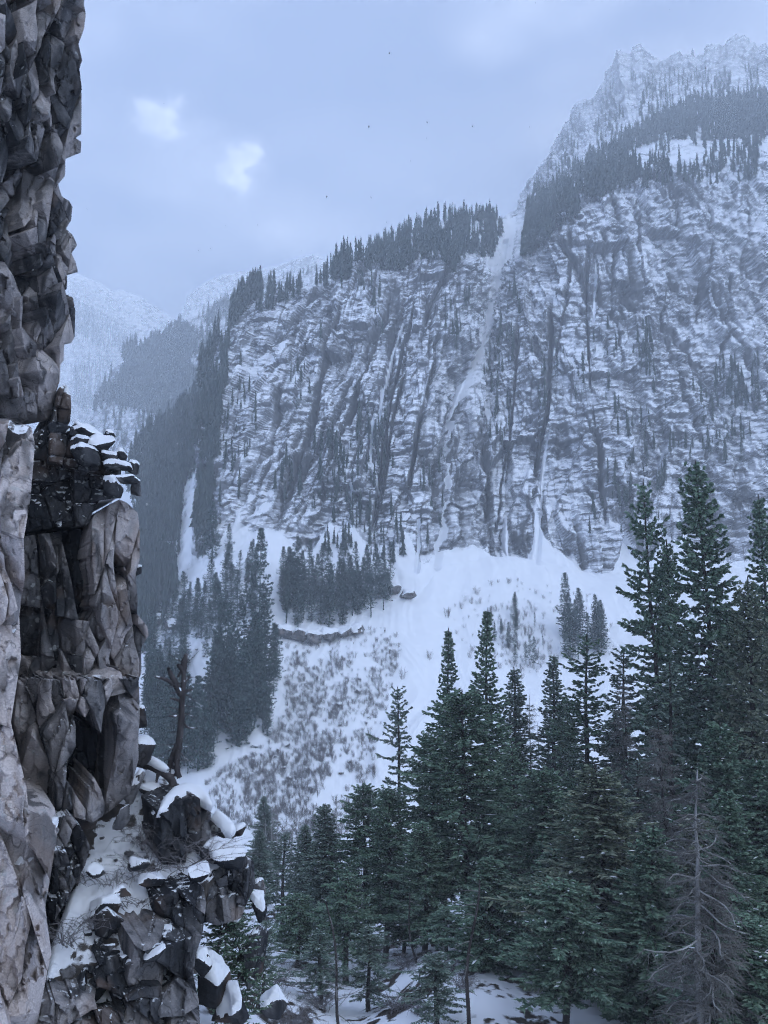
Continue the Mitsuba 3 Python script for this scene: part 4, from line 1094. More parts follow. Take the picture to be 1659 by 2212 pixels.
grow([(320, 1400), (420, 1300), (500, 1240), (560, 1230), (545, 1320), (470, 1400), (400, 1480), (330, 1560)], 52, 7, 16, lambda x, y, h: ('tall' if h > 10.5 else 'small') + ' conifer on the snow slope below the flank, ' + ('close to the near rock wall' if x < 390 else 'below the left corner of the cliff' if x > 470 else 'halfway up the slope'), 'conifers on the open snow slope below the flank', 203)
grow([(312, 1480), (400, 1500), (424, 1660), (400, 1712), (318, 1670)], 48, 11, 18, lambda x, y, h: 'blue green conifer in the gully ' + ('behind the near rock wall edge' if x < 345 else 'right of the dead snag' if x > 400 else 'behind the dead snag') + (', higher up' if y < 1590 else ', lower down'), 'conifers in the gully behind the snag', 204)
grow([(1060, 1340), (1150, 1320), (1185, 1400), (1150, 1450), (1080, 1420)], 16, 4, 9, 'small conifer among brush on the snow fan behind the near firs', 'small conifers on the snow fan', 205)
grow([(1206, 1400), (1235, 1360), (1300, 1380), (1310, 1420), (1220, 1440)], 14, 9, 15, 'conifer in the little grove on the snow fan left of the tallest near firs', 'conifers of the grove on the snow fan', 206)
for vx, vy, h, lab in ((557, 1352, 27, 'tallest conifer below the cliff, standing alone above the dark stand'), (545, 1330, 13, 'slim conifer just left of the tallest one below the cliff'), (456, 1210, 20, 'dark conifer with a bare lower trunk at the left foot of the cliff'), (492, 1205, 12, 'small conifer on the snow at the left foot of the cliff'), (1224, 1375, 19, 'pointed spruce standing highest of the grove on the snow fan')):
    o = hit(np.array([vx]), np.array([vy]), 14)[0]
    k = thing('conifer', lab, 'conifer tree')
    scene[k] = {**MIDTREE[0], 'to_world': xf(o, vx, (h * 1.0, h * 1.0, h))}


# ------------------------------------------------------------------ bare brush on the talus
def m_twig(p, n, uv):
    return mix((0.10, 0.094, 0.098), (0.24, 0.225, 0.230), noise(p.x * 3, p.y * 3, p.z * 3))


scene['mat_twig'] = diffuse(m_twig)


def brush(rng, n=15, spread=0.55):
    V, F = [], []
    for i in range(n):
        a = rng.random() * 6.283
        r = spread * (0.2 + 0.8 * rng.random())
        h = 0.5 + 0.5 * rng.random()
        tip = np.array([r * math.cos(a), r * math.sin(a), h])
        b = np.array([0.12 * math.cos(a), 0.12 * math.sin(a), -0.05])
        mid = (tip + b) * 0.5 + np.array([0, 0, 0.08])
        w = np.array([-math.sin(a), math.cos(a), 0]) * 0.016
        w2 = np.array([math.cos(a + 1.1), math.sin(a + 1.1), 0.0]) * (0.10 + 0.1 * rng.random())
        k = len(V)
        V += [b - w, b + w, mid - w, mid + w, tip, mid + w2 + np.array([0, 0, 0.22])]
        F += [[k, k + 1, k + 3], [k, k + 3, k + 2], [k + 2, k + 3, k + 4], [k + 2, k + 3, k + 5]]
    return np.array(V), np.array(F)


rng = np.random.default_rng(12)
BRUSH = [brush(rng, n, s_) for n, s_ in ((13, 0.5), (10, 0.62), (14, 0.42), (9, 0.7), (12, 0.55))]
BRUSHP = [ply(b, 'mat_twig') for b in BRUSH]
TAL = [(612, 1420), (660, 1400), (720, 1400), (790, 1412), (858, 1360), (872, 1380), (852, 1470), (826, 1560), (812, 1640), (790, 1760), (700, 1840), (560, 1800), (480, 1770), (440, 1690), (520, 1640), (575, 1600), (615, 1530)]
rng = np.random.default_rng(13)
pp = polypoints(TAL, 2600, rng)
den = meshkit.fbm(np.stack([pp[:, 0] / 46.0, pp[:, 1] / 46.0, 0 * pp[:, 0]], -1), 3, 5) + 0.12 * np.clip((pp[:, 1] - 1420) / 120, -1, 0.6) - 0.16 * (np.abs((pp[:, 0] - 760) + (pp[:, 1] - 1560) * 0.2) < 20)
pp = pp[den + 0.3 * (rng.random(len(pp)) - .5) > 0.43]
W = hit(pp[:, 0], pp[:, 1], 14)
W = W[~np.isnan(W[:, 0])]
W = W[np.argsort(W[:, 1] + 40 * rng.random(len(W)))]
bulk = []
for i, o in enumerate(W):
    h = 0.85 + 1.15 * rng.random() ** 1.6
    s_ = (h * (1.0 + .5 * rng.random()), h * 1.1, h)
    a = rng.random() * 6.3
    j = rng.integers(len(BRUSH))
    if i < 270:
        k = thing('shrub', 'low bare grey shrub on the snowy brush covered talus', 'shrub', 'bare shrubs of the talus')
        scene[k] = {**BRUSHP[j], 'to_world': xf(o, a, s_)}
    else:
        v, f = BRUSH[j]
        c, sn = math.cos(a), math.sin(a)
        bulk.append((np.stack([v[:, 0] * c - v[:, 1] * sn, v[:, 0] * sn + v[:, 1] * c, v[:, 2]], -1) * s_ + o, f))
w2 = polypoints([(1050, 1310), (1160, 1300), (1195, 1400), (1150, 1470), (1070, 1440)], 170, rng)
w2 = np.vstack([w2, polypoints([(975, 1290), (1010, 1262), (1120, 1250), (1320, 1290), (1330, 1420), (1200, 1440), (960, 1420)], 110, rng), polypoints([(600, 1390), (840, 1350), (850, 1390), (620, 1420)], 60, rng)])
for o in hit(w2[:, 0], w2[:, 1], 14):
    if not np.isnan(o[0]):
        h = 0.8 + 1.6 * rng.random() ** 2
        v, f = BRUSH[rng.integers(5)]
        bulk.append((v * h + o, f))
scene['brush'] = ply(merge(bulk), 'mat_twig')
labels['brush'] = {'label': 'thick bare brush spread over the snowy talus', 'category': 'brush', 'kind': 'stuff'}
for i, (vx, vy, h) in enumerate([(1032, 1282, 3.4), (1062, 1262, 2.8), (1020, 1302, 3.2), (1004, 1296, 2.8), (1040, 1300, 2.5), (1100, 1258, 2.6), (1114, 1300, 2.6), (968, 1330, 4.2), (1000, 1312, 3.0), (930, 1422, 3.2), (868, 1462, 3.4), (1148, 1310, 2.2), (1170, 1290, 1.8), (716, 1432, 4.6), (728, 1440, 4.2), (640, 1430, 3.4), (752, 1420, 2.6), (1060, 1330, 3.4), (1120, 1340, 4), (1090, 1360, 3.6), (1140, 1370, 4), (1100, 1400, 4), (1160, 1420, 4)]):
    o = hit(np.array([vx]), np.array([vy]), 14)[0]
    k = thing('shrub', 'bare bush standing alone on the smooth snow fan', 'shrub', 'bushes dotted over the snow fan')
    scene[k] = {**BRUSHP[i % 5], 'to_world': xf(o, i, (h, h, h))}

# ------------------------------------------------------------------ the near firs
def m_needle(p, n, uv):
    f = noise(p.x * 0.8, p.y * 0.8, p.z * 0.8)
    c = mix((0.034, 0.074, 0.050), (0.215, 0.325, 0.22), uv.x * uv.x * 0.75 + f * 0.25)
    return mix(c, (0.42, 0.48, 0.38), uv.y * uv.y * 0.75 * uv.x)


def m_needle_olive(p, n, uv):
    f = noise(p.x * 0.8, p.y * 0.8, p.z * 0.8)
    c = mix((0.050, 0.080, 0.056), (0.24, 0.275, 0.19), uv.x * uv.x * 0.75 + f * 0.25)
    return mix(c, (0.48, 0.49, 0.38), uv.y * uv.y * 0.75 * uv.x)


def m_bark(p, n, uv):
    return mix((0.025, 0.022, 0.022), (0.085, 0.075, 0.070), fbm(p.x * 6, p.y * 6, p.z * 1.2, 3))


def m_grey(p, n, uv):
    return mix((0.17, 0.165, 0.16), (0.46, 0.455, 0.44), fbm(p.x * 5, p.y * 5, p.z * 2, 2))


def m_browntwig(p, n, uv):
    return mix((0.09, 0.086, 0.080), (0.25, 0.24, 0.225), noise(p.x * 2, p.y * 2, p.z * 2))


def m_needle_grey(p, n, uv):
    c = mix((0.046, 0.080, 0.064), (0.235, 0.305, 0.24), uv.x * uv.x * 0.75 + 0.25 * noise(p.x * 0.8, p.y * 0.8, p.z * 0.8))
    return mix(c, (0.46, 0.50, 0.44), uv.y * uv.y * 0.75 * uv.x)


scene['mat_needle_grey'] = diffuse(m_needle_grey)
scene['mat_needle'] = diffuse(m_needle)
scene['mat_needle_olive'] = diffuse(m_needle_olive)
scene['mat_bark'] = diffuse(m_bark)
scene['mat_grey'] = diffuse(m_grey)
scene['mat_greytwig'] = two({'type': 'diffuse', 'reflectance': {'type': 'rgb', 'value': [0.13, 0.128, 0.12]}})
scene['mat_browntwig'] = diffuse(m_browntwig)


PROTO = {}


def proto(name, mat='mat_needle', **kw):
    limbs, fol, uv, snow = fir(**kw)
    PROTO[name] = dict(trunk=ply(limbs, 'mat_bark', smooth=True), crown=ply(fol, mat, smooth=False, uv=uv), snow=ply(snow, 'mat_cap') if snow else None, H=kw.get('H', 25.0), R=kw.get('R', 3.2))


proto('full', seed=1, R=3.6, z0=0.05, per=6, whorl=0.40, snowy=0.02)
proto('slim', mat='mat_needle_grey', snowy=0.02, seed=2, R=2.6, z0=0.08, per=6, whorl=0.40)
proto('tall', snowy=0.015, seed=3, R=3.4, z0=0.30, per=5, whorl=0.50, fill=0.85, ragged=0.45, power=0.65)
proto('open', mat='mat_needle_grey', snowy=0.02, seed=4, R=3.0, z0=0.22, per=4, whorl=0.55, fill=0.72, ragged=0.5, power=0.6)
proto('bushy', seed=5, R=4.2, z0=0.04, per=7, whorl=0.36, fill=1.0, power=0.7, snowy=0.03)
proto('olive', mat='mat_needle_olive', seed=6, R=3.6, z0=0.06, per=6, whorl=0.42, power=0.7, snowy=0.025)
proto('lifted', seed=8, R=3.7, z0=0.26, per=6, whorl=0.42, power=0.6, snowy=0.015)
proto('spire', seed=7, R=2.9, z0=0.10, per=6, whorl=0.42, power=0.95, ragged=0.3)

FIRS = [  # vx, vy of the top, distance, half width of the crown, kind, label
    (970, 1355, 64, 66, 'spire', 'slender pointed fir rising left of its twin before the snow fan'),
    (1041, 1312, 61, 78, 'spire', 'slender pointed fir, taller of the twins before the snow fan'),
    (862, 1482, 56, 62, 'open', 'thin fir with a visible trunk at the left edge of the near forest'),
    (1000, 1490, 46, 140, 'lifted', 'big broad dark fir in the centre of the near forest'),
    (924, 1580, 51, 85, 'lifted', 'dark fir between the thin fir and the big broad central fir'),
    (1108, 1440, 66, 80, 'slim', 'slim fir right of the pointed twins'),
    (1196, 1412, 74, 70, 'slim', 'grey green slim fir before the little grove on the snow'),
    (1264, 1368, 60, 98, 'tall', 'fir with a bare trunk left of the gap below the tall pair'),
    (1228, 1510, 78, 70, 'slim', 'distant small fir below the slim grey green one'),
    (1385, 1036, 57, 92, 'tall', 'very tall fir with exposed lower trunk, left of the tallest pair'),
    (1494, 998, 54, 140, 'full', 'tallest fir of all, dense and dark, on the right'),
    (1432, 1165, 60, 105, 'full', 'dense fir filling the gap between the two tallest'),
    (1664, 1060, 50, 100, 'spire', 'dark fir cut off by the right edge of the view'),
    (1612, 1244, 46, 120, 'olive', 'olive tinted fir with a rounded top near the right edge'),
    (1560, 1300, 52, 110, 'full', 'dark fir just below the right shoulder of the tallest one'),
    (1668, 1330, 40, 130, 'olive', 'paler olive fir at the right edge under the cut off one'),
    (1550, 1560, 37, 140, 'bushy', 'bushy fir low on the right below the olive firs'),
    (1640, 1640, 33, 150, 'bushy', 'full bodied fir in the lower right corner with frosted tips'),
    (1446, 1430, 48, 110, 'open', 'thin fir in front of the tall pair with a bare trunk'),
    (1338, 1400, 64, 90, 'open', 'sparse greyish fir left of the very tall pair'),
    (1290, 1650, 35, 170, 'olive', 'wide pale tipped fir low in the middle right'),
    (1178, 1660, 42, 115, 'lifted', 'green fir between the big central fir and the wide pale one'),
    (1105, 1600, 54, 95, 'tall', 'fir with dark bare trunk right of the big central fir'),
    (786, 1690, 50, 80, 'lifted', 'medium fir standing left of the dark blue green one'),
    (705, 1735, 52, 72, 'slim', 'medium fir with a narrow top left of centre'),
    (838, 1700, 47, 82, 'lifted', 'dark blue green fir in front of the thin fir'),
    (617, 1800, 56, 62, 'open', 'thin grey green fir at the left end of the near forest'),
    (662, 1780, 60, 56, 'slim', 'narrow fir behind the left end of the near forest'),
    (745, 1880, 43, 80, 'tall', 'fir with a long bare trunk above the snow at lower centre'),
    (690, 2010, 36, 60, 'open', 'young drooping fir low at the left of the forest'),
    (910, 1780, 43, 80, 'lifted', 'dense fir below the thin fir at lower centre'),
    (1380, 1640, 44, 110, 'open', 'sparse fir behind the grey dead tree'),
    (1400, 1780, 31, 130, 'full', 'bushy fir behind the white branched dead tree'),
    (1215, 1900, 30, 120, 'lifted', 'fir with a bare lower trunk at the bottom edge right of centre'),
    (1600, 1980, 25, 190, 'bushy', 'dark fir filling the bottom right corner'),
    (960, 1960, 40, 60, 'tall', 'leaning fir with bare trunk crossing the snow at the bottom'),
    (1500, 1760, 34, 140, 'olive', 'faded fir right of the white branched dead tree'),
    (1330, 1540, 58, 90, 'slim', 'dark slim fir deep in the forest behind the sparse ones'),
    (1580, 1440, 50, 110, 'full', 'dark fir between the tallest fir and the olive firs'),
    (1062, 1850, 37, 110, 'full', 'dark green fir in front of the big central fir'),
    (1190, 1830, 38, 110, 'full', 'dark fir below the gap right of the big central fir'),
    (640, 1930, 44, 60, 'lifted', 'grey green fir with bare lower trunk near the left end of the forest'),
    (1560, 1700, 30, 120, 'full', 'dense dark fir behind the corner firs on the right'),
    (795, 2000, 36, 62, 'open', 'young thin fir standing in the snow at the bottom, left of the lit clearing'),
    (945, 2060, 31, 70, 'open', 'young thin fir at the bottom edge beside the snowy clearing'),
    (575, 1985, 33, 46, 'open', 'spindly young fir right of the reddish rock pillar'),
    (870, 1900, 47, 64, 'lifted', 'slim fir with bare stem behind the snowy clearing'),
    (560, 1790, 66, 40, 'slim', 'small far fir at the edge of the talus left of the near forest'),
    (571, 1720, 92, 44, 'slim', 'hazy pointed fir at the lower edge of the brushy talus'),
]
for i, (vx, vy, Yt, rv, kind, lab) in enumerate(FIRS):
    top = at(vx, vy, Yt)
    z0 = float(zground(top[0], Yt)) - 0.3
    P_ = PROTO[kind]
    sz = (top[2] - z0) / P_['H']
    sr = rv * Yt / FV / P_['R']
    k = thing('fir', lab, 'fir tree')
    ln = (math.sin(i * 7.7) * 1.6, math.cos(i * 5.3) * 1.6)
    m = xf((top[0] - math.tan(math.radians(ln[1])) * (top[2] - z0), Yt, z0), 0, 1, ln) @ xf((0, 0, 0), i * 2.4, (sr, sr, sz))
    part(k, 'trunk', {**P_['trunk'], 'to_world': m})
    part(k, 'crown', {**P_['crown'], 'to_world': m}, kind='stuff')
    if P_['snow']:
        part(k, 'snow_dusting', {**P_['snow'], 'to_world': m}, kind='stuff')


# ------------------------------------------------------------------ leafless and dead trees
def bare_tree(seed, H, trunk_r, per=3, whorl=0.5, R=2.2, z0=0.15, twigs=6, rise=0.1, curl=0.35, lean=(0, 0), thin=1.0):
    rng = np.random.default_rng(seed)
    s = np.linspace(0, 1, 12)
    ax_ = np.stack([lean[0] * s + np.cumsum(rng.normal(size=12)) * 0.04, lean[1] * s + np.cumsum(rng.normal(size=12)) * 0.04, H * s], -1)
    trunk = [(ax_, trunk_r * (1 - 0.92 * s) + 0.008)]
    big, fine = [], []
    z = z0
    while z < 0.98:
        for k in range(per):
            a = rng.random() * 6.283
            L = R * (1 - z) ** 0.6 * (0.35 + 0.8 * rng.random())
            o = np.array([np.interp(z, s, ax_[:, i]) for i in range(3)])
            t = np.linspace(0, 1, 7)
            ph = rng.random() * 6
            p = o + np.stack([np.cos(a + curl * np.sin(ph + 3 * t)) * t * L, np.sin(a + curl * np.sin(ph + 3 * t)) * t * L, (rise + rng.normal() * 0.2) * t * L - 0.25 * L * t ** 2 * (1 - z) + curl * 0.2 * L * np.sin(ph + 5 * t) * t], -1)
            big.append((p, (0.010 + 0.016 * L * (1 - t) ** 0.8) * thin))
            for q in range(twigs):
                u = 0.2 + 0.8 * rng.random()
                b = np.array([np.interp(u, t, p[:, i]) for i in range(3)])
                a2 = a + rng.normal() * 1.0
                l2 = (0.25 + 0.5 * rng.random()) * (0.4 + 0.35 * L)
                tt = np.linspace(0, 1, 4)
                c = b + np.stack([np.cos(a2) * tt * l2, np.sin(a2) * tt * l2, (rng.normal() * 0.35 - 0.15) * tt * l2 - 0.2 * l2 * tt ** 2], -1)
                fine.append((c, 0.011 * thin * (1 - 0.7 * tt)))
        z += whorl / H * (0.6 + 0.8 * rng.random())
    return tubes(trunk, 6), tubes(big, 4), tubes(fine, 3)


def plant(seed, vx, vy, Yt, H0, label, mats, cat='dead tree', key='dead_tree', **kw):
    top = at(vx, vy, Yt)
    zb = float(zground(top[0], Yt)) - 0.3
    H = top[2] - zb
    k = thing(key, label, cat)
    t, b, f = bare_tree(seed, H, **kw)
    o = V3(top[0], Yt, zb)
    part(k, 'trunk', ply((t[0] + o, t[1]), mats[0], smooth=True))
    if seed in (31, 36):
        n, q = 7 * 4, len(b[0]) // (7 * 4)
        fq = len(b[1]) // q
        for i in range(q):                        # the pale limbs one by one
            part(k, 'branch', ply((b[0][i * n:(i + 1) * n] + o, b[1][i * fq:(i + 1) * fq] - i * n), mats[1], smooth=True))
    else:
        part(k, 'branches', ply((b[0] + o, b[1]), mats[1], smooth=True), kind='stuff')
    if len(f[0]):
        part(k, 'twigs', ply((f[0] + o, f[1]), mats[2]), kind='stuff')


plant(31, 1488, 1660, 24, 10, 'bleached dead fir with white curling branches in the lower right', ('mat_grey', 'mat_grey', 'mat_greytwig'), trunk_r=0.13, R=2.3, per=4, whorl=0.30, twigs=24, curl=0.42, z0=0.05, thin=1.1, rise=-0.12)
plant(32, 1425, 1560, 42, 12, 'grey brown dead fir thick with fine twigs in the middle right', ('mat_bark', 'mat_browntwig', 'mat_browntwig'), trunk_r=0.15, R=3.0, per=5, whorl=0.3, twigs=26, curl=0.3, z0=0.1)
plant(33, 1530, 1880, 24, 10, 'tangle of brown dead boughs beside the bleached dead fir', ('mat_bark', 'mat_browntwig', 'mat_browntwig'), trunk_r=0.10, R=2.0, per=5, whorl=0.24, twigs=26, curl=0.4, z0=0.1)
plant(34, 1140, 1500, 66, 12, 'leafless grey tree between the slim firs', ('mat_grey', 'mat_browntwig', 'mat_browntwig'), trunk_r=0.14, R=2.2, per=4, whorl=0.45, twigs=18, rise=0.5, z0=0.3)
plant(35, 1345, 1470, 52, 12, 'brownish dead fir with fine dry twigs left of the tall pair', ('mat_bark', 'mat_browntwig', 'mat_browntwig'), trunk_r=0.14, R=2.8, per=5, whorl=0.32, twigs=24, curl=0.3, z0=0.15)
plant(36, 1148, 1730, 44, 12, 'broken dead tree with pale bent limbs in the middle of the forest', ('mat_grey', 'mat_grey', 'mat_browntwig'), trunk_r=0.15, R=2.2, per=4, whorl=0.4, twigs=14, curl=0.5, z0=0.1)
for i, (vx, vy, Yt) in enumerate([(572, 1770, 84), (590, 1740, 88), (606, 1760, 82), (628, 1750, 86), (645, 1770, 80), (560, 1800, 78), (600, 1800, 74), (726, 1720, 76), (1120, 1560, 80), (1160, 1560, 84)]):
    plant(60 + i, vx, vy, Yt, 12, 'thin leafless grey aspen at the foot of the brushy talus' if i < 8 else 'thin leafless grey aspen deep between the near firs', ('mat_grey', 'mat_browntwig', 'mat_browntwig'), cat='aspen', key='aspen', trunk_r=0.12, R=1.8, per=3, whorl=0.6, twigs=9, rise=0.8, z0=0.3, thin=1.0)
for k in [k for k in labels if k.startswith('aspen') and '__' not in k]:
    labels[k]['group'] = 'leafless aspens below the talus' if 'foot' in labels[k]['label'] else 'leafless aspens between the near firs'

# ------------------------------------------------------------------ the dead snag, the fallen log, the shrubs and the little fir on the terrace
def curve(pts, Y, n=None):
    p = np.array(pts, float)
    w = at(p[:, 0], p[:, 1], np.broadcast_to(np.asarray(Y, float), (len(p),)))
    k = np.arange(len(p))
    u = np.linspace(0, len(p) - 1, n or 4 * len(p))
    return np.stack([PchipInterpolator(k, w[:, i])(u) for i in range(3)], -1)


def limb(pts, Y, r0, r1, n=None, sides=7):
    c = curve(pts, Y, n)
    r = np.linspace(r0, r1, len(c)) * (0.85 + 0.3 * meshkit.noise(c * 9, 3))
    return tubes([(c, r)], sides)


def m_snag(p, n, uv):
    f = fbm(p.x * 22, p.y * 22, p.z * 5, 3)
    s = smoothstep(0.74, 0.80, fbm(p.x * 7 + 2, p.y * 7, p.z * 7, 2) + 0.20 * n.z)
    return mix(mix((0.022, 0.020, 0.021), (0.11, 0.10, 0.10), f), (0.8, 0.82, 0.85), s)


scene['mat_snag'] = diffuse(m_snag)
SN = thing('snag', 'broken dead snag with stub branches standing at the end of the terrace', 'dead tree')
YS = 14.4
part(SN, 'trunk', ply(merge([limb([(374, 1676), (378, 1650), (386, 1606), (391, 1560), (393, 1520), (396, 1486), (397, 1456), (396, 1440)], YS, 0.068, 0.038, 40, 9), limb([(362, 1668), (372, 1640), (384, 1608)], YS, 0.05, 0.06, 12), limb([(388, 1680), (382, 1650), (386, 1620)], YS - .1, 0.05, 0.05, 12)]), 'mat_snag', smooth=True))
for pts, r0, r1, dy in (([(396, 1446), (398, 1432), (402, 1418), (404, 1413)], .055, .028, 0), ([(396, 1450), (390, 1442), (384, 1436)], .04, .018, -.1), ([(392, 1500), (382, 1482), (374, 1466), (366, 1450), (364, 1444)], .055, .02, -.2), ([(386, 1488), (370, 1474), (352, 1466), (334, 1461)], .04, .012, -.3), ([(398, 1494), (406, 1492), (416, 1489)], .03, .012, 0), ([(389, 1546), (378, 1547), (365, 1547)], .025, .012, -.2), ([(388, 1514), (376, 1510), (367, 1509)], .025, .012, -.1), ([(396, 1560), (408, 1572), (426, 1573)], .018, .006, 0), ([(399, 1476), (406, 1466), (410, 1462)], .02, .01, .1), ([(393, 1450), (388, 1456), (384, 1462)], .03, .012, 0)):
    part(SN, 'branch', ply(limb(pts, np.linspace(YS, YS + dy, len(pts)), r0 * 1.25, r1 * 1.4, None, 6), 'mat_snag', smooth=True))
rng = np.random.default_rng(44)
tw = []
for i in range(46):
    u = rng.random()
    vx, vy = np.interp(u, [0, .25, .5, .75, 1], [378, 386, 392, 396, 402]), np.interp(u, [0, .25, .5, .75, 1], [1650, 1606, 1546, 1486, 1420])
    o = at(vx, vy, YS)
    a = rng.random() * 6.28
    L = 0.12 + 0.30 * rng.random()
    t = np.linspace(0, 1, 5)[:, None]
    tw.append((o + t * L * V3(math.cos(a), math.sin(a), rng.normal() * 0.4) + np.cumsum(rng.normal(size=(5, 3)), 0) * 0.012, 0.008 * (1.3 - t[:, 0])))
part(SN, 'twigs', ply(tubes(tw, 3), 'mat_snag'), kind='stuff')
LG = thing('fallen_log', 'snow covered fallen log arching over the rubble behind the terrace', 'log')
part(LG, 'trunk', ply(merge([limb([(300, 1648), (320, 1652), (345, 1664), (362, 1676), (374, 1692), (376, 1712)], [14.2, 14.1, 14.0, 13.9, 13.8, 13.7], .085, .06, 30, 8), limb([(345, 1664), (340, 1678), (338, 1690)], 13.95, .04, .02, 8)]), 'mat_snag', smooth=True))
c = curve([(300, 1643), (322, 1646), (346, 1658), (362, 1669)], [14.15, 14.05, 13.95, 13.87], 24)
part(LG, 'snow_cap', ply(tubes([(c + V3(0, 0, 0.03), 0.085 * np.sin(np.linspace(0.25, 2.9, 24)) ** 0.5)], 8), 'mat_cap', smooth=True))
LG2 = thing('dead_branch', 'short dark dead branch lying on the little shelf of the rock wall', 'branch')
scene[LG2] = ply(limb([(176, 1424), (184, 1436), (196, 1446), (202, 1448)], 12.95, .045, .025, 14, 6), 'mat_snag', smooth=True)
LG3 = thing('dead_branch', 'straight dry stick on the right end of the little shelf', 'branch')
scene[LG3] = ply(limb([(230, 1436), (244, 1440), (256, 1443)], 12.95, .025, .015, 10, 6), 'mat_snag', smooth=True)


def shrub_mesh(seed, root, Y, spread, height, n, arch=0.5, sub=4, r=0.006):
    """bare arching stems from one root, each with side twigs"""
    rng = np.random.default_rng(seed)
    o = at(root[0], root[1], Y)
    L = []
    for i in range(n):
        a = rng.normal() * 0.9 + (0 if rng.random() < .5 else math.pi)
        h = height * (0.45 + 0.6 * rng.random())
        s = np.linspace(0, 1, 7)
        w = spread * (0.3 + 0.8 * rng.random())
        b = o + V3(*(rng.normal(size=2) * spread * 0.18), 0)
        p = b + np.stack([math.cos(a) * w * s ** 1.3, math.sin(a) * w * 0.8 * s ** 1.3, h * (s - arch * s ** 2)], -1) + np.cumsum(rng.normal(size=(7, 3)), 0) * 0.018 * height
        L.append((p, r * (1.5 - s)))
        for k in range(sub):
            u = 0.25 + 0.7 * rng.random()
            q = np.array([np.interp(u, s, p[:, i]) for i in range(3)])
            d = rng.normal(size=3) * np.array([1, 1, 0.8]) + V3(math.cos(a), math.sin(a), 0.5) * 0.8
            d /= np.linalg.norm(d)
            t = np.linspace(0, 1, 4)[:, None]
            L.append((q + d * t * height * (0.18 + 0.25 * rng.random()) + V3(0, 0, -0.05) * height * t ** 2, r * 0.7 * (1.2 - t[:, 0])))
    return tubes(L, 3)


for i, (root, dY, sp, ht, n, lab) in enumerate([
        ((352, 1846), -0.2, 0.75, 0.75, 34, 'bare shrub with long upright stems left of the big dark boulder'), ((318, 1890), -0.1, 0.7, 0.55, 34, 'bare spreading shrub over the flat slab on the terrace'), ((404, 1872), -0.3, 1.0, 0.55, 40, 'dark tangled shrub with arching twigs in front of the half bare rounded boulder'),
        ((300, 1830), -0.1, 0.55, 0.75, 26, 'thin stemmed bare shrub on the upper terrace'), ((250, 1912), -0.15, 0.6, 0.4, 34, 'low dark shrub behind the round black boulder'), ((148, 2040), -0.2, 0.5, 0.5, 34, 'dark tangled shrub at the left front of the terrace'), ((182, 2000), -0.2, 0.5, 0.35, 28, 'low grey shrub left of the round black boulder'), ((290, 1960), -0.1, 0.5, 0.3, 22, 'sparse twiggy shrub right of the round black boulder'),
        ((172, 1910), -0.2, 0.4, 0.3, 20, 'small wiry shrub beside the pillar on the left of the terrace'), ((440, 1846), -0.35, 0.7, 0.45, 20, 'arching leafless branch shrub reaching over the outer pile of rocks')]):
    k = thing('bare_shrub', lab, 'shrub')
    part(k, 'stems', ply(shrub_mesh(300 + i, root, float(YT(*root)) + dY, sp, ht, n // 2 + 3, r=0.0045), 'mat_twig'))
for i, (vx, Yt, h, n) in enumerate([(608, 28, 1.3, 30), (640, 32, 1.6, 34), (668, 30, 1.2, 30), (700, 35, 1.6, 30), (600, 36, 1.8, 34), (630, 24, 1.1, 26), (860, 34, 1.2, 30), (900, 33, 1.0, 26), (940, 36, 1.3, 30), (990, 34, 1.1, 26), (880, 40, 1.5, 30), (720, 27, 1.1, 24), (1010, 40, 1.4, 30), (960, 30, .9, 24)]):
    x = (vx - 829.5) / FV * Yt * 0.985
    o = V3(x, Yt, float(zground(x, Yt)))
    px, py, _ = project(o)
    k = thing('forest_shrub', 'bare twiggy shrub in the snow between the trunks at the bottom', 'shrub', 'bare shrubs on the forest floor')
    scene[k] = ply(shrub_mesh(360 + i, (float(px), float(py)), Yt, h * 0.9, h, n, r=0.012), 'mat_twig')
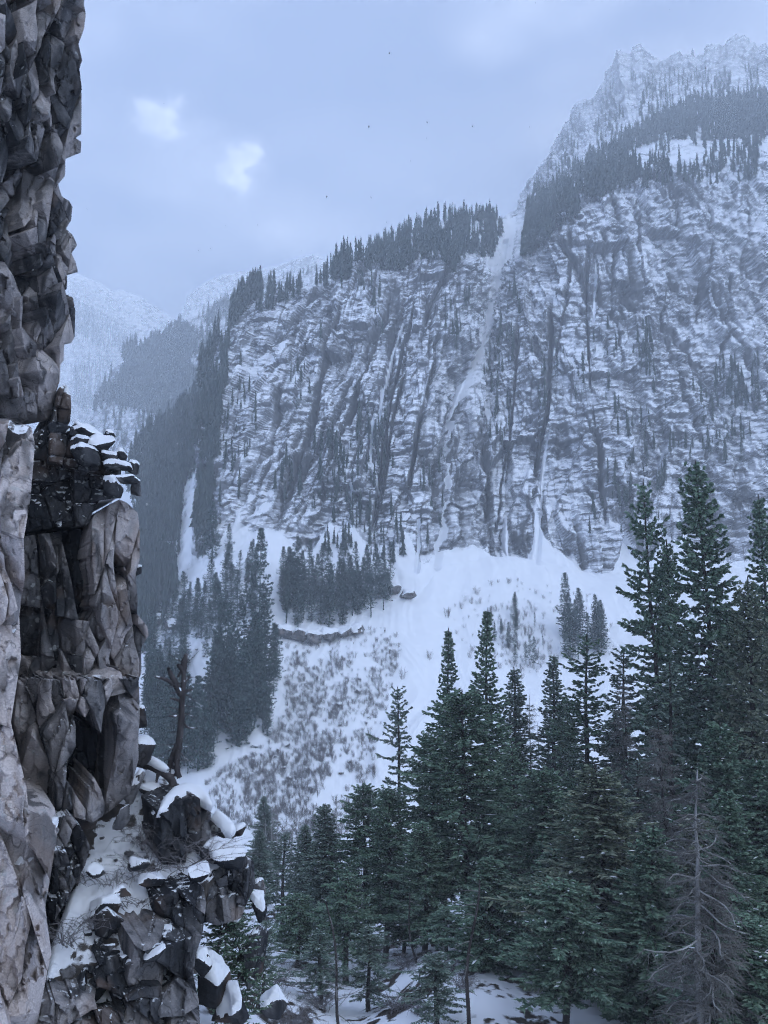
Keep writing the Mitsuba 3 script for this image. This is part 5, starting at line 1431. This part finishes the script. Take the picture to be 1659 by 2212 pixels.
# young firs below the outer pile
for i, (vx, vy, yb, Yt, rv, sd, lab) in enumerate([(496, 1832, 2140, 14.0, 70, 71, 'small snow dusted fir growing below the outer pile of boulders'), (530, 1990, 2260, 14.2, 62, 72, 'second snow dusted fir, lower, in front of the reddish rock pillar')]):
    top, bot = at(vx, vy, Yt), at(vx - 40 * (i == 0), yb, Yt)
    H = top[2] - bot[2]
    limbs, fol, uv, snow = fir(sd, H=H, R=rv * Yt / FV, z0=0.16, whorl=0.075, per=6, fill=0.9, power=0.5, spray=0.035, width=0.013, snowy=0.10, ragged=0.5, lk=0.32)
    sh = lambda v: v + bot + np.outer(np.clip(v[:, 2] / H, 0, 1), (top - bot) * V3(1, 1, 0))
    s_ = 0.30
    k = thing('young_fir', lab, 'fir tree')
    part(k, 'trunk', ply((sh(limbs[0]), limbs[1]), 'mat_bark', smooth=True))
    part(k, 'crown', ply((sh(fol[0]), fol[1]), 'mat_needle', uv=uv), kind='stuff')
    if snow:
        part(k, 'snow_dusting', ply((sh(snow[0]), snow[1]), 'mat_cap'), kind='stuff')

for i, (p0, p1, Yp, r, lab) in enumerate([((704, 1950), (756, 2260), 27, .07, 'thin bare dead pole leaning over the snow at the forest\'s lower left'), ((1030, 1900), (1004, 2240), 30, .09, 'dark bare pole leaning left at the bottom beside the snowy clearing'), ((880, 1930), (905, 2150), 40, .08, 'thin leaning dead pole behind the snowy clearing')]):
    k = thing('dead_pole', lab, 'dead tree')
    c0, c1 = at(*p0, Yp), at(*p1, Yp)
    c1[2] = min(c1[2], float(zground(c1[0], Yp)) - 0.2)
    t = np.linspace(0, 1, 14)[:, None]
    cc = c0 * (1 - t) + c1 * t + np.concatenate([0.12 * np.sin(t * 7 + i), 0 * t, 0 * t], 1)
    part(k, 'trunk', ply(tubes([(cc, np.linspace(r * 0.35, r, 14))], 6), 'mat_bark', smooth=True))
    rng = np.random.default_rng(77 + i)
    for j in range(9):
        o = cc[1 + j]
        a = rng.random() * 6.28
        L = 0.3 + 0.7 * rng.random()
        s_ = np.linspace(0, 1, 5)[:, None]
        part(k, 'branch', ply(tubes([(o + s_ * L * V3(math.cos(a), math.sin(a), 0.1) - V3(0, 0, 0.3) * L * s_ ** 2, 0.018 * (1.2 - s_[:, 0]))], 4), 'mat_browntwig'))
# falling snow close to the viewpoint
rng = np.random.default_rng(5)
fl = []
ico = trimesh.creation.icosphere(subdivisions=0)
for i in range(70):
    vx, vy = rng.random() * 1659, rng.random() * 1100
    Yf = 3 + 9 * rng.random()
    o = at(vx, vy, Yf)
    s_ = Yf / FV * (0.8 + 1.3 * rng.random() ** 2)
    fl.append((np.array(ico.vertices) * s_ * [1, 1, 1.5] + o, np.array(ico.faces)))
scene['snowflakes'] = ply(merge(fl), 'mat_grey')
labels['snowflakes'] = {'label': 'sparse snowflakes drifting in the air', 'category': 'snowflakes', 'kind': 'stuff'}
